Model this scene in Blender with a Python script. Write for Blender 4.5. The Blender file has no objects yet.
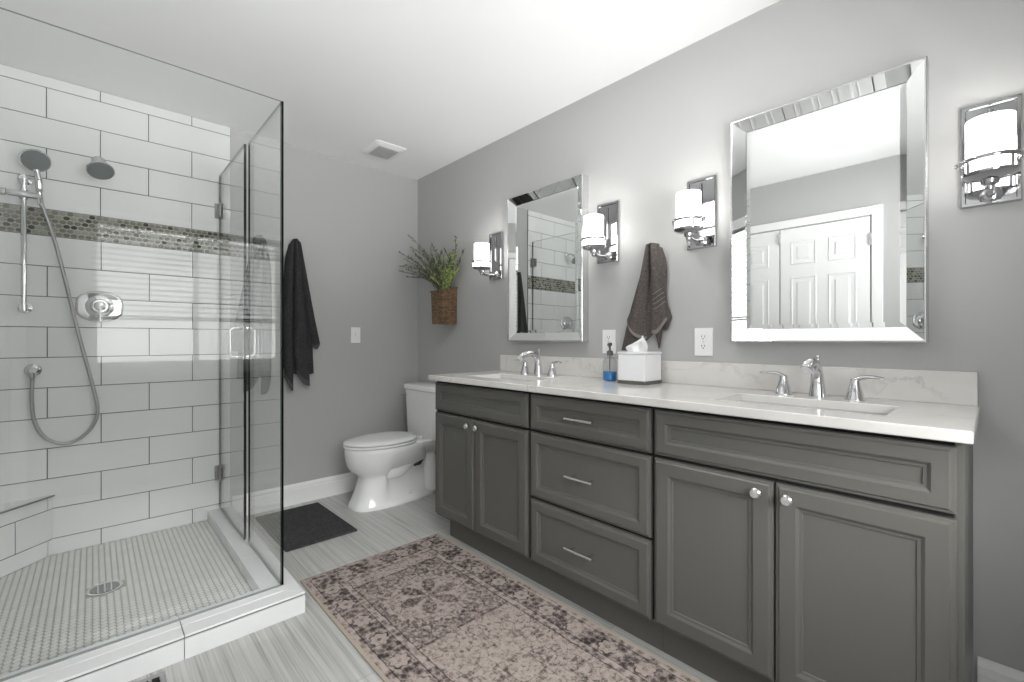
import bpy, bmesh, math, random
from mathutils import Vector, Matrix
random.seed(7)
PI = math.pi
S = bpy.context.scene
COL = S.collection

# ------------------------------------------------------------------ camera, world, exposure
cam_d = bpy.data.cameras.new('camera')
cam_d.sensor_width = 36.0
cam_d.lens = 451.0 / 1024.0 * 36.0
cam_d.shift_y = -1.0 / 1024.0
cam_d.clip_start = 0.02
cam = bpy.data.objects.new('camera', cam_d)
COL.objects.link(cam)
cam.location = (3.2565, -1.962, 1.1164)
cam.rotation_euler = (PI / 2, 0, math.radians(90 - 42.88))
S.camera = cam

S.view_settings.view_transform = 'Standard'
S.view_settings.look = 'None'
S.view_settings.gamma = 1.0
S.view_settings.use_curve_mapping = False
S.view_settings.exposure = 1.68
S.cycles.max_bounces = 16
S.cycles.diffuse_bounces = 8
S.cycles.glossy_bounces = 8
S.cycles.transparent_max_bounces = 24
S.cycles.sample_clamp_indirect = 6.0

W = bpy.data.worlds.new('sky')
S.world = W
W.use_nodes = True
# sky brightness shaped as fill, with added glow from below to lift the ceiling
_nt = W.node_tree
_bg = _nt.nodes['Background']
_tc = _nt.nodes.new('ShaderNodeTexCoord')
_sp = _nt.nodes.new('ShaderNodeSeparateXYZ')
_mr = _nt.nodes.new('ShaderNodeFloatCurve')      # added fill below, band dimmed to soften glass reflections, bright fill above
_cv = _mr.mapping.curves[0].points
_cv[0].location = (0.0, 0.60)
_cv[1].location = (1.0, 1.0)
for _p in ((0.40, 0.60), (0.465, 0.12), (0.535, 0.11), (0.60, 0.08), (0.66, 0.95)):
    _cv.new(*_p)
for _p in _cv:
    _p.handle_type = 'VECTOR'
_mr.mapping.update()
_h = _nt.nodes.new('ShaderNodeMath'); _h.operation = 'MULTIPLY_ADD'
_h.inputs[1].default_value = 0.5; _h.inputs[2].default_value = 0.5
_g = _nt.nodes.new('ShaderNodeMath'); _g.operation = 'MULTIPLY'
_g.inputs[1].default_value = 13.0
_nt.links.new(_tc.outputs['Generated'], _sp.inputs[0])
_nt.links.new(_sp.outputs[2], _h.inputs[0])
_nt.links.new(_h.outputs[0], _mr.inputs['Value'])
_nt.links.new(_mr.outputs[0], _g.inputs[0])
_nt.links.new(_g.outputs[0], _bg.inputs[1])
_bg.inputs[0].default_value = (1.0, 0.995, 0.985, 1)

FILL_LIGHT = 13.0       # radiance of the added ceiling fill light
SCONCE = 2.3               # radiance of the opal shades

# ------------------------------------------------------------------ materials
def new_mat(name):
    m = bpy.data.materials.new(name)
    m.use_nodes = True
    nt = m.node_tree
    return m, nt, nt.nodes['Principled BSDF']

def N(nt, typ, **kw):
    n = nt.nodes.new(typ)
    for k, v in kw.items():
        setattr(n, k, v)
    return n

def setin(n, **kw):
    for k, v in kw.items():
        n.inputs[k.replace('_', ' ')].default_value = v
    return n

def mat(name, col, rough=0.5, metal=0.0, bump=0, bscale=200, var=0, vscale=6, coat=0, spec=0.5):
    m, nt, b = new_mat(name)
    c = (*col, 1) if len(col) == 3 else col
    b.inputs['Base Color'].default_value = c
    b.inputs['Roughness'].default_value = rough
    b.inputs['Metallic'].default_value = metal
    b.inputs['Coat Weight'].default_value = coat
    b.inputs['Specular IOR Level'].default_value = spec
    tc = N(nt, 'ShaderNodeTexCoord')
    if bump:
        n = setin(N(nt, 'ShaderNodeTexNoise'), Scale=bscale, Detail=3.0)
        nt.links.new(tc.outputs['Object'], n.inputs['Vector'])
        bp = setin(N(nt, 'ShaderNodeBump'), Strength=bump, Distance=0.002)
        nt.links.new(n.outputs['Fac'], bp.inputs['Height'])
        nt.links.new(bp.outputs[0], b.inputs['Normal'])
    if var:
        n2 = setin(N(nt, 'ShaderNodeTexNoise'), Scale=vscale, Detail=4.0)
        nt.links.new(tc.outputs['Object'], n2.inputs['Vector'])
        r = N(nt, 'ShaderNodeValToRGB')
        r.color_ramp.elements[0].position = 0.3
        r.color_ramp.elements[1].position = 0.7
        r.color_ramp.elements[0].color = tuple(x * (1 - var) for x in c[:3]) + (1,)
        r.color_ramp.elements[1].color = tuple(min(1, x * (1 + var)) for x in c[:3]) + (1,)
        nt.links.new(n2.outputs['Fac'], r.inputs[0])
        nt.links.new(r.outputs[0], b.inputs['Base Color'])
    return m

def emit_mat(name, col, strength):
    m, nt, b = new_mat(name)
    b.inputs['Base Color'].default_value = (0.9, 0.9, 0.9, 1)
    b.inputs['Roughness'].default_value = 0.3
    b.inputs['Emission Color'].default_value = (*col, 1)
    b.inputs['Emission Strength'].default_value = strength
    return m

def glass_mat(name, tint, rough=0.0):
    """clear sheet glass: Fresnel reflection over straight transmission, at both faces"""
    m, nt, b = new_mat(name)
    nt.nodes.remove(b)
    out = nt.nodes['Material Output']
    geo = N(nt, 'ShaderNodeNewGeometry')
    mr = N(nt, 'ShaderNodeMapRange')
    mr.inputs['To Min'].default_value = 1.5
    mr.inputs['To Max'].default_value = 1 / 1.5
    nt.links.new(geo.outputs['Backfacing'], mr.inputs['Value'])
    fr = N(nt, 'ShaderNodeFresnel')
    nt.links.new(mr.outputs[0], fr.inputs['IOR'])
    tr = N(nt, 'ShaderNodeBsdfTransparent')
    tr.inputs[0].default_value = (*tint, 1)
    gl = N(nt, 'ShaderNodeBsdfGlossy')
    gl.inputs['Roughness'].default_value = rough
    mx = N(nt, 'ShaderNodeMixShader')
    nt.links.new(fr.outputs[0], mx.inputs[0])
    nt.links.new(tr.outputs[0], mx.inputs[1])
    nt.links.new(gl.outputs[0], mx.inputs[2])
    nt.links.new(mx.outputs[0], out.inputs[0])
    return m

def ramp(nt, fac, stops):
    r = N(nt, 'ShaderNodeValToRGB')
    e = r.color_ramp.elements
    while len(e) < len(stops):
        e.new(0.5)
    for el, (p, c) in zip(e, stops):
        el.position = p
        el.color = (*c, 1) if len(c) == 3 else c
    nt.links.new(fac, r.inputs[0])
    return r.outputs[0]

def mixc(nt, fac, a, b, mode='MIX'):
    n = N(nt, 'ShaderNodeMix', data_type='RGBA', blend_type=mode)
    for idx, v in ((0, fac), (6, a), (7, b)):
        if hasattr(v, 'links') or hasattr(v, 'is_linked'):
            nt.links.new(v, n.inputs[idx])
        elif isinstance(v, (int, float)):
            n.inputs[idx].default_value = v
        else:
            n.inputs[idx].default_value = (*v, 1)
    return n.outputs[2]

def math_n(nt, op, a, b=None, c=None, clamp=False):
    n = N(nt, 'ShaderNodeMath', operation=op, use_clamp=clamp)
    for i, v in enumerate((a, b, c)):
        if v is None:
            continue
        if isinstance(v, (int, float)):
            n.inputs[i].default_value = v
        else:
            nt.links.new(v, n.inputs[i])
    return n.outputs[0]

def mapped(nt, loc=(0, 0, 0), rot=(0, 0, 0), scale=(1, 1, 1), src='Object'):
    tc = N(nt, 'ShaderNodeTexCoord')
    mp = N(nt, 'ShaderNodeMapping')
    mp.inputs['Location'].default_value = loc
    mp.inputs['Rotation'].default_value = rot
    mp.inputs['Scale'].default_value = scale
    nt.links.new(tc.outputs[src], mp.inputs[0])
    return mp.outputs[0]

def noise(nt, vec, scale, detail=4.0, rough=0.55, dist=0.0):
    n = setin(N(nt, 'ShaderNodeTexNoise'), Scale=scale, Detail=detail, Roughness=rough, Distortion=dist)
    nt.links.new(vec, n.inputs['Vector'])
    return n.outputs['Fac']

M = {}
M['wall'] = mat('wall_paint', (0.425, 0.425, 0.421), 0.55, bump=0.04, bscale=350)
M['ceiling'] = mat('ceiling_paint', (0.88, 0.88, 0.88), 0.7, bump=0.03, bscale=300)
M['trim'] = mat('white_trim_paint', (0.80, 0.80, 0.80), 0.35)
M['tile'] = mat('white_glazed_tile', (0.75, 0.76, 0.752), 0.12, var=0.02, vscale=1.5)
M['curbtile'] = mat('white_curb_tile', (0.74, 0.745, 0.75), 0.15)
M['grout'] = mat('grey_grout', (0.12, 0.123, 0.122), 0.9, bump=0.2, bscale=500)
M['pan_grout'] = mat('pan_grout', (0.34, 0.345, 0.32), 0.9, bump=0.2, bscale=500)
M['penny'] = mat('penny_tile', (0.66, 0.665, 0.635), 0.22, var=0.06, vscale=20)
M['mos_grout'] = mat('mosaic_grout', (0.36, 0.36, 0.31), 0.9)
M['mos_a'] = mat('mosaic_olive', (0.17, 0.17, 0.135), 0.15)
M['mos_b'] = mat('mosaic_dark', (0.045, 0.046, 0.038), 0.1)
M['mos_c'] = mat('mosaic_sage', (0.30, 0.305, 0.26), 0.15)
M['mos_d'] = mat('mosaic_grey', (0.21, 0.205, 0.18), 0.15)
M['chrome'] = mat('chrome', (0.70, 0.70, 0.71), 0.06, 1.0)
M['lampchrome'] = mat('lamp_chrome', (0.48, 0.48, 0.49), 0.08, 1.0)
M['nickel'] = mat('brushed_nickel', (0.70, 0.70, 0.70), 0.25, 1.0)
M['mirror'] = mat('mirror_silver', (0.92, 0.93, 0.93), 0.0, 1.0)
M['mirror_edge'] = mat('mirror_frame_side', (0.62, 0.62, 0.62), 0.25, 0.8)
M['porcelain'] = mat('white_porcelain', (0.80, 0.80, 0.80), 0.14)
M['seat'] = mat('white_toilet_seat', (0.82, 0.82, 0.82), 0.2)
M['black'] = mat('black_plastic', (0.012, 0.012, 0.012), 0.4)
M['dark'] = mat('dark_gap', (0.01, 0.01, 0.01), 0.8)
M['cab'] = mat('grey_cabinet_paint', (0.092, 0.0895, 0.082), 0.38)
M['plate'] = mat('white_plastic', (0.80, 0.80, 0.80), 0.3)
M['slot'] = mat('outlet_slot', (0.03, 0.03, 0.03), 0.6)
M['shade'] = emit_mat('opal_glass_lit', (1.0, 0.985, 0.96), SCONCE)
M['lamp'] = emit_mat('ceiling_diffuser', (1.0, 0.99, 0.97), FILL_LIGHT)
M['glass'] = glass_mat('shower_glass', (0.996, 0.999, 0.998))
M['pane'] = glass_mat('window_glass', (0.97, 0.98, 0.98))
M['glass_edge'] = mat('glass_edge_green', (0.004, 0.006, 0.0055), 0.4, spec=0.05)
M['glass_rim'] = mat('glass_rim', (0.24, 0.27, 0.26), 0.3)
M['bottle'] = glass_mat('clear_plastic', (0.90, 0.92, 0.93))
M['blue'] = mat('blue_soap', (0.02, 0.20, 0.52), 0.1, spec=0.6)
M['towel'] = mat('black_terry', (0.050, 0.050, 0.051), 1.0, bump=1.0, bscale=420, var=0.25, vscale=90, spec=0.1)
M['towel_hem'] = mat('towel_hem', (0.085, 0.085, 0.087), 0.95, bump=0.5, bscale=300, spec=0.1)
M['btowel'] = mat('taupe_terry', (0.100, 0.088, 0.082), 1.0, bump=1.0, bscale=420, var=0.3, vscale=110, spec=0.1)
M['btowel_hem'] = mat('taupe_hem', (0.22, 0.20, 0.19), 0.95, bump=0.4, bscale=300, spec=0.1)
M['mat'] = mat('charcoal_mat', (0.058, 0.058, 0.059), 1.0, bump=1.0, bscale=260, var=0.25, vscale=60, spec=0.1)
M['tissue'] = mat('white_tissue', (0.86, 0.86, 0.86), 0.9)
M['tbox'] = mat('white_tissue_box', (0.78, 0.785, 0.80), 0.3)
M['pewter'] = mat('pewter_band', (0.16, 0.155, 0.145), 0.4, 0.7)
M['spray'] = mat('grey_spray_face', (0.19, 0.205, 0.21), 0.4)
M['hose'] = mat('steel_hose', (0.42, 0.42, 0.42), 0.28, 1.0, bump=0.8, bscale=600)
M['blind'] = mat('grey_blind', (0.25, 0.25, 0.25), 0.6)
M['twig'] = mat('dark_twig', (0.10, 0.09, 0.07), 0.8)
M['leaf_d'] = mat('olive_leaf', (0.20, 0.24, 0.11), 0.6)
M['leaf_y'] = mat('lime_leaf', (0.42, 0.50, 0.17), 0.55)
M['bud'] = mat('purple_bud', (0.16, 0.15, 0.19), 0.7)
M['register'] = mat('register_metal', (0.33, 0.33, 0.33), 0.35, 0.8)
M['vent_grille'] = mat('vent_grille', (0.50, 0.50, 0.50), 0.5)

def floor_material():
    m, nt, b = new_mat('grey_vein_plank_tile')
    v1 = mapped(nt, scale=(0.8, 30, 1))
    v2 = mapped(nt, scale=(1.1, 110, 1))
    n1 = noise(nt, v1, 1.5, 5, 0.6, 0.35)
    n2 = noise(nt, v2, 1.6, 4, 0.6, 0.2)
    v3 = mapped(nt, scale=(1, 1, 1))
    br = setin(N(nt, 'ShaderNodeTexBrick'), Scale=1.0, Mortar_Size=0.0016, Brick_Width=0.61, Row_Height=0.305, Mortar_Smooth=0.1, Bias=0.0)
    br.offset = 0.33
    br.inputs['Color1'].default_value = (0.35, 0.35, 0.35, 1)
    br.inputs['Color2'].default_value = (0.65, 0.65, 0.65, 1)
    br.inputs['Mortar'].default_value = (0.5, 0.5, 0.5, 1)
    nt.links.new(v3, br.inputs['Vector'])
    s = math_n(nt, 'ADD', math_n(nt, 'MULTIPLY', n1, 0.5), math_n(nt, 'MULTIPLY', n2, 0.5))
    s = math_n(nt, 'ADD', s, math_n(nt, 'MULTIPLY', math_n(nt, 'SUBTRACT', br.outputs['Color'], 0.5), 0.18))
    c = ramp(nt, s, [(0.34, (0.26, 0.258, 0.245)), (0.46, (0.41, 0.408, 0.392)), (0.56, (0.50, 0.498, 0.485)), (0.68, (0.57, 0.568, 0.555))])
    c = mixc(nt, math_n(nt, 'MULTIPLY', br.outputs['Fac'], 0.55), c, (0.25, 0.25, 0.24))
    nt.links.new(c, b.inputs['Base Color'])
    b.inputs['Roughness'].default_value = 0.38
    return m

def quartz_material():
    m, nt, b = new_mat('white_veined_quartz')
    v = mapped(nt)
    d = setin(N(nt, 'ShaderNodeTexNoise'), Scale=3.0, Detail=6.0, Roughness=0.6)
    nt.links.new(v, d.inputs['Vector'])
    mixv = N(nt, 'ShaderNodeMix', data_type='RGBA', blend_type='LINEAR_LIGHT')
    mixv.inputs[0].default_value = 0.35
    nt.links.new(v, mixv.inputs[6])
    nt.links.new(d.outputs['Color'], mixv.inputs[7])
    vo = setin(N(nt, 'ShaderNodeTexVoronoi', feature='DISTANCE_TO_EDGE'), Scale=1.9)
    nt.links.new(mixv.outputs[2], vo.inputs['Vector'])
    vein = math_n(nt, 'SUBTRACT', 1.0, math_n(nt, 'DIVIDE', vo.outputs['Distance'], 0.020), clamp=True)
    brk = math_n(nt, 'MULTIPLY_ADD', noise(nt, v, 5.0, 3), 3.0, -1.25, clamp=True)
    vein = math_n(nt, 'MULTIPLY', vein, brk)
    cloud = ramp(nt, noise(nt, v, 4.0, 5), [(0.35, (0.62, 0.60, 0.575)), (0.65, (0.69, 0.68, 0.66))])
    c = mixc(nt, math_n(nt, 'MULTIPLY', vein, 0.55), cloud, (0.27, 0.235, 0.20))
    nt.links.new(c, b.inputs['Base Color'])
    b.inputs['Roughness'].default_value = 0.12
    return m

RX0, RX1, RY0, RY1 = 1.066, 3.02, -1.262, -0.512     # the rug's rectangle

def rug_material():
    m, nt, b = new_mat('faded_persian_rug')
    tc = N(nt, 'ShaderNodeTexCoord')
    wob = setin(N(nt, 'ShaderNodeTexNoise'), Scale=30.0, Detail=2.0)
    nt.links.new(tc.outputs['Object'], wob.inputs['Vector'])
    wv = N(nt, 'ShaderNodeVectorMath', operation='MULTIPLY_ADD')
    nt.links.new(wob.outputs['Color'], wv.inputs[0])
    wv.inputs[1].default_value = (0.008, 0.008, 0)
    nt.links.new(tc.outputs['Object'], wv.inputs[2])
    sp = N(nt, 'ShaderNodeSeparateXYZ')
    nt.links.new(wv.outputs[0], sp.inputs[0])
    x, y = sp.outputs[0], sp.outputs[1]
    L, Wd = RX1 - RX0, RY1 - RY0
    cx, cy = L / 2, Wd / 2
    dx = math_n(nt, 'MINIMUM', x, math_n(nt, 'SUBTRACT', L, x))
    dy = math_n(nt, 'MINIMUM', y, math_n(nt, 'SUBTRACT', Wd, y))
    d = math_n(nt, 'MINIMUM', dx, dy)
    ay = math_n(nt, 'ABSOLUTE', math_n(nt, 'SUBTRACT', y, cy))
    # a star medallion every 1.2 m, the first half a metre from the end
    xm = math_n(nt, 'ABSOLUTE', math_n(nt, 'SUBTRACT', math_n(nt, 'MODULO', math_n(nt, 'ADD', x, 0.09), 1.2), 0.60))
    cmb = N(nt, 'ShaderNodeCombineXYZ')
    nt.links.new(xm, cmb.inputs[0])
    nt.links.new(ay, cmb.inputs[1])
    mir = cmb.outputs[0]
    # floral scatter, mirrored about both axes
    def vor(scale, feature='F1', vec=mir, rnd=0.8):
        n = setin(N(nt, 'ShaderNodeTexVoronoi', feature=feature), Scale=scale, Randomness=rnd)
        nt.links.new(vec, n.inputs['Vector'])
        return n.outputs['Distance']
    f1 = vor(17.0)
    f2 = vor(42.0)
    e1 = vor(23.0, 'DISTANCE_TO_EDGE')
    rings = math_n(nt, 'SINE', math_n(nt, 'MULTIPLY', f1, 18.0))
    e2 = vor(52.0, 'DISTANCE_TO_EDGE')
    f3 = vor(75.0, vec=wv.outputs[0])
    orn = math_n(nt, 'ADD', math_n(nt, 'MULTIPLY', rings, 0.12), math_n(nt, 'MULTIPLY', math_n(nt, 'SUBTRACT', 0.42, f2), 0.55))
    orn = math_n(nt, 'ADD', orn, math_n(nt, 'MULTIPLY', math_n(nt, 'LESS_THAN', e1, 0.045), 0.30))
    orn = math_n(nt, 'ADD', orn, math_n(nt, 'MULTIPLY', math_n(nt, 'LESS_THAN', e2, 0.06), 0.18))
    orn = math_n(nt, 'ADD', orn, math_n(nt, 'MULTIPLY', math_n(nt, 'SUBTRACT', 0.42, f3), 0.55))
    # star medallion
    r = math_n(nt, 'SQRT', math_n(nt, 'ADD', math_n(nt, 'MULTIPLY', xm, xm), math_n(nt, 'MULTIPLY', ay, ay)))
    ang = math_n(nt, 'ARCTAN2', ay, xm)
    petal = math_n(nt, 'ABSOLUTE', math_n(nt, 'SINE', math_n(nt, 'MULTIPLY', ang, 3.0)))
    lim = math_n(nt, 'MULTIPLY_ADD', petal, 0.10, 0.035)
    star = math_n(nt, 'MULTIPLY', math_n(nt, 'LESS_THAN', r, lim), math_n(nt, 'GREATER_THAN', petal, 0.55))
    starline = math_n(nt, 'LESS_THAN', math_n(nt, 'ABSOLUTE', math_n(nt, 'SUBTRACT', r, 0.165)), 0.006)
    # the star sits in a darker compartment; lighter open ground between
    spand = math_n(nt, 'MULTIPLY', math_n(nt, 'LESS_THAN', xm, 0.27), math_n(nt, 'GREATER_THAN', math_n(nt, 'ADD', r, math_n(nt, 'MULTIPLY', rings, 0.012)), 0.19))
    lozline = math_n(nt, 'LESS_THAN', math_n(nt, 'ABSOLUTE', math_n(nt, 'SUBTRACT', xm, 0.27)), 0.006)
    # wear
    wear = noise(nt, tc.outputs['Object'], 5.0, 6, 0.7)
    wear = math_n(nt, 'MULTIPLY_ADD', wear, 2.6, -0.80, clamp=True)
    fine = noise(nt, tc.outputs['Object'], 170.0, 3, 0.7)
    mid = noise(nt, tc.outputs['Object'], 48.0, 5, 0.75)
    # field darkness
    dk = math_n(nt, 'MULTIPLY_ADD', orn, 0.75, 0.16)
    dk = math_n(nt, 'ADD', dk, math_n(nt, 'MULTIPLY', spand, 0.24))
    dk = math_n(nt, 'ADD', dk, math_n(nt, 'MULTIPLY', star, 0.34))
    dk = math_n(nt, 'ADD', dk, math_n(nt, 'MULTIPLY', starline, 0.12))
    dk = math_n(nt, 'ADD', dk, math_n(nt, 'MULTIPLY', lozline, 0.25))
    # border: a row of pale rosettes between dark leaf shapes
    g2 = vor(36.0, vec=wv.outputs[0])
    g3 = vor(70.0, 'DISTANCE_TO_EDGE', vec=wv.outputs[0])
    side = math_n(nt, 'LESS_THAN', dx, dy)
    along = math_n(nt, 'ADD', math_n(nt, 'MULTIPLY', side, y), math_n(nt, 'MULTIPLY', math_n(nt, 'SUBTRACT', 1.0, side), x))
    bs = math_n(nt, 'SUBTRACT', math_n(nt, 'MODULO', math_n(nt, 'ADD', along, 0.04), 0.15), 0.075)
    bt = math_n(nt, 'SUBTRACT', d, 0.082)
    rr = math_n(nt, 'SQRT', math_n(nt, 'ADD', math_n(nt, 'MULTIPLY', bs, bs), math_n(nt, 'MULTIPLY', bt, bt)))
    th = math_n(nt, 'ARCTAN2', bt, bs)
    lobe = math_n(nt, 'MULTIPLY_ADD', math_n(nt, 'SINE', math_n(nt, 'MULTIPLY', th, 7.0)), 0.004, 0.032)
    inros = math_n(nt, 'LESS_THAN', rr, lobe)
    eye = math_n(nt, 'LESS_THAN', rr, 0.009)
    halo = math_n(nt, 'MULTIPLY', math_n(nt, 'GREATER_THAN', rr, lobe), math_n(nt, 'LESS_THAN', rr, math_n(nt, 'ADD', lobe, 0.007)))
    far = math_n(nt, 'MULTIPLY', math_n(nt, 'SUBTRACT', math_n(nt, 'ABSOLUTE', bs), 0.03), 4.5, clamp=True)
    bd = math_n(nt, 'ADD', 0.52, math_n(nt, 'MULTIPLY', far, 1.6))
    bd = math_n(nt, 'ADD', bd, math_n(nt, 'MULTIPLY', math_n(nt, 'SUBTRACT', 0.40, g2), 1.3))
    bd = math_n(nt, 'SUBTRACT', bd, math_n(nt, 'MULTIPLY', math_n(nt, 'LESS_THAN', g3, 0.07), 0.20))
    bd = math_n(nt, 'ADD', math_n(nt, 'MULTIPLY', bd, math_n(nt, 'SUBTRACT', 1.0, inros)), math_n(nt, 'MULTIPLY', inros, 0.12))
    bd = math_n(nt, 'ADD', bd, math_n(nt, 'ADD', math_n(nt, 'MULTIPLY', eye, 0.35), math_n(nt, 'MULTIPLY', halo, 0.30)))
    def band(a, c):
        return math_n(nt, 'MULTIPLY', math_n(nt, 'GREATER_THAN', d, a), math_n(nt, 'LESS_THAN', d, c))
    inb = band(0.036, 0.128)
    guard = math_n(nt, 'ADD', band(0.012, 0.036), band(0.128, 0.158))
    gd = math_n(nt, 'MULTIPLY_ADD', math_n(nt, 'SUBTRACT', 0.45, g2), 1.3, 0.30)
    infield = math_n(nt, 'GREATER_THAN', d, 0.158)
    lines = math_n(nt, 'ADD', band(0.034, 0.038), math_n(nt, 'ADD', band(0.126, 0.130), band(0.156, 0.161)))
    t = math_n(nt, 'MULTIPLY', dk, infield)
    t = math_n(nt, 'ADD', t, math_n(nt, 'MULTIPLY', bd, inb))
    t = math_n(nt, 'ADD', t, math_n(nt, 'MULTIPLY', gd, guard))
    t = math_n(nt, 'MULTIPLY', t, math_n(nt, 'MULTIPLY_ADD', wear, 0.62, 0.50))
    t = math_n(nt, 'ADD', t, math_n(nt, 'MULTIPLY', lines, 0.40))
    t = math_n(nt, 'ADD', t, math_n(nt, 'MULTIPLY', math_n(nt, 'SUBTRACT', fine, 0.5), 0.9))
    t = math_n(nt, 'ADD', t, math_n(nt, 'MULTIPLY', math_n(nt, 'SUBTRACT', mid, 0.5), 1.15), clamp=True)
    c = ramp(nt, t, [(0.0, (0.42, 0.355, 0.325)), (0.22, (0.315, 0.264, 0.240)), (0.5, (0.140, 0.115, 0.108)), (0.78, (0.055, 0.045, 0.047)), (1.0, (0.040, 0.034, 0.036))])
    edge = math_n(nt, 'LESS_THAN', d, 0.011)
    c = mixc(nt, math_n(nt, 'MULTIPLY', edge, 0.85), c, (0.40, 0.35, 0.29))
    nt.links.new(c, b.inputs['Base Color'])
    b.inputs['Roughness'].default_value = 0.95
    b.inputs['Specular IOR Level'].default_value = 0.1
    bp = setin(N(nt, 'ShaderNodeBump'), Strength=0.4, Distance=0.002)
    nt.links.new(fine, bp.inputs['Height'])
    nt.links.new(bp.outputs[0], b.inputs['Normal'])
    return m

def wicker_material():
    m, nt, b = new_mat('brown_wicker')
    v = mapped(nt)
    sp = N(nt, 'ShaderNodeSeparateXYZ')
    nt.links.new(v, sp.inputs[0])
    u = math_n(nt, 'SUBTRACT', sp.outputs[0], sp.outputs[1])
    cb = N(nt, 'ShaderNodeCombineXYZ')
    nt.links.new(u, cb.inputs[0])
    nt.links.new(sp.outputs[2], cb.inputs[1])
    br = setin(N(nt, 'ShaderNodeTexBrick'), Scale=1.0, Mortar_Size=0.0016, Brick_Width=0.024, Row_Height=0.011, Mortar_Smooth=0.7)
    br.inputs['Color1'].default_value = (0.30, 0.185, 0.10, 1)
    br.inputs['Color2'].default_value = (0.13, 0.078, 0.042, 1)
    br.inputs['Mortar'].default_value = (0.035, 0.022, 0.013, 1)
    nt.links.new(cb.outputs[0], br.inputs['Vector'])
    nt.links.new(br.outputs['Color'], b.inputs['Base Color'])
    bp = setin(N(nt, 'ShaderNodeBump'), Strength=1.0, Distance=0.006)
    bp.invert = True
    nt.links.new(br.outputs['Fac'], bp.inputs['Height'])
    nt.links.new(bp.outputs[0], b.inputs['Normal'])
    b.inputs['Roughness'].default_value = 0.6
    return m

M['floor'] = floor_material()
M['quartz'] = quartz_material()
M['rug'] = rug_material()
M['wicker'] = wicker_material()

# ------------------------------------------------------------------ mesh helpers
def B():
    return bmesh.new()

def box(bm, x0, x1, y0, y1, z0, z1, mi=0):
    vs = [bm.verts.new((x, y, z)) for z in (z0, z1) for y in (y0, y1) for x in (x0, x1)]
    fs = []
    for idx in ((0, 2, 3, 1), (4, 5, 7, 6), (0, 1, 5, 4), (2, 6, 7, 3), (0, 4, 6, 2), (1, 3, 7, 5)):
        f = bm.faces.new([vs[i] for i in idx])
        f.material_index = mi
        fs.append(f)
    return fs

def loft(bm, rings, cap0=True, cap1=True, mi=0, closed=True):
    """rings: lists of points with equal counts, joined in order"""
    R = [[bm.verts.new(p) for p in r] for r in rings]
    n = len(R[0])
    for a, c in zip(R, R[1:]):
        for i in range(n if closed else n - 1):
            j = (i + 1) % n
            f = bm.faces.new((a[i], a[j], c[j], c[i]))
            f.material_index = mi
    if cap0:
        bm.faces.new(list(reversed(R[0]))).material_index = mi
    if cap1:
        bm.faces.new(R[-1]).material_index = mi
    return R

def circle(r, n, M4, z=0.0, rx=None):
    return [M4 @ Vector((r * math.cos(2 * PI * i / n), (rx if rx is not None else r) * math.sin(2 * PI * i / n), z)) for i in range(n)]

def axis_m(loc, direction=(0, 0, 1)):
    q = Vector(direction).normalized().to_track_quat('Z', 'Y')
    return Matrix.Translation(loc) @ q.to_matrix().to_4x4()

def lathe(bm, prof, loc, direction=(0, 0, 1), n=32, mi=0, cap0=True, cap1=True):
    Mx = axis_m(loc, direction)
    loft(bm, [circle(max(r, 1e-4), n, Mx, z) for r, z in prof], cap0, cap1, mi)

def smooth_pts(pts, k=8):
    """Catmull-Rom through pts"""
    P = [Vector(p) for p in pts]
    P = [P[0] * 2 - P[1]] + P + [P[-1] * 2 - P[-2]]
    out = []
    for i in range(1, len(P) - 2):
        a, b_, c, d = P[i - 1:i + 3]
        for s in range(k):
            t = s / k
            out.append(0.5 * ((2 * b_) + (c - a) * t + (2 * a - 5 * b_ + 4 * c - d) * t * t + (3 * b_ - a - 3 * c + d) * t ** 3))
    out.append(P[-2])
    return out

def tube(bm, pts, r, n=10, mi=0, flat=None):
    """tube along pts; r a number or one per point; flat scales the second axis"""
    P = [Vector(p) for p in pts]
    rs = r if isinstance(r, (list, tuple)) else [r] * len(P)
    T = []
    for i in range(len(P)):
        a = P[max(0, i - 1)]
        c = P[min(len(P) - 1, i + 1)]
        T.append((c - a).normalized())
    up = Vector((0, 0, 1)) if abs(T[0].z) < 0.9 else Vector((1, 0, 0))
    nrm = (up - T[0] * up.dot(T[0])).normalized()
    rings = []
    for i, p in enumerate(P):
        nrm = (nrm - T[i] * nrm.dot(T[i])).normalized()
        bi = T[i].cross(nrm)
        f = 1.0 if flat is None else (flat[i] if isinstance(flat, (list, tuple)) else flat)
        rings.append([p + (nrm * math.cos(2 * PI * k / n) * f + bi * math.sin(2 * PI * k / n)) * rs[i] for k in range(n)])
    loft(bm, rings, True, True, mi)

def lin(a, b, n):
    return [a + (b - a) * i / (n - 1) for i in range(n)]

def interp_list(vals, n):
    out = []
    for i in range(n):
        t = i / (n - 1) * (len(vals) - 1)
        k = min(int(t), len(vals) - 2)
        out.append(vals[k] + (vals[k + 1] - vals[k]) * (t - k))
    return out

def torus(bm, loc, R, r, direction=(0, 0, 1), n=40, m=10, mi=0):
    Mx = axis_m(loc, direction)
    ring = []
    for i in range(n):
        a = 2 * PI * i / n
        ring.append([bm.verts.new(Mx @ Vector(((R + r * math.cos(2 * PI * j / m)) * math.cos(a), (R + r * math.cos(2 * PI * j / m)) * math.sin(a), r * math.sin(2 * PI * j / m)))) for j in range(m)])
    for i in range(n):
        for j in range(m):
            bm.faces.new((ring[i][j], ring[(i + 1) % n][j], ring[(i + 1) % n][(j + 1) % m], ring[i][(j + 1) % m])).material_index = mi

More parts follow.
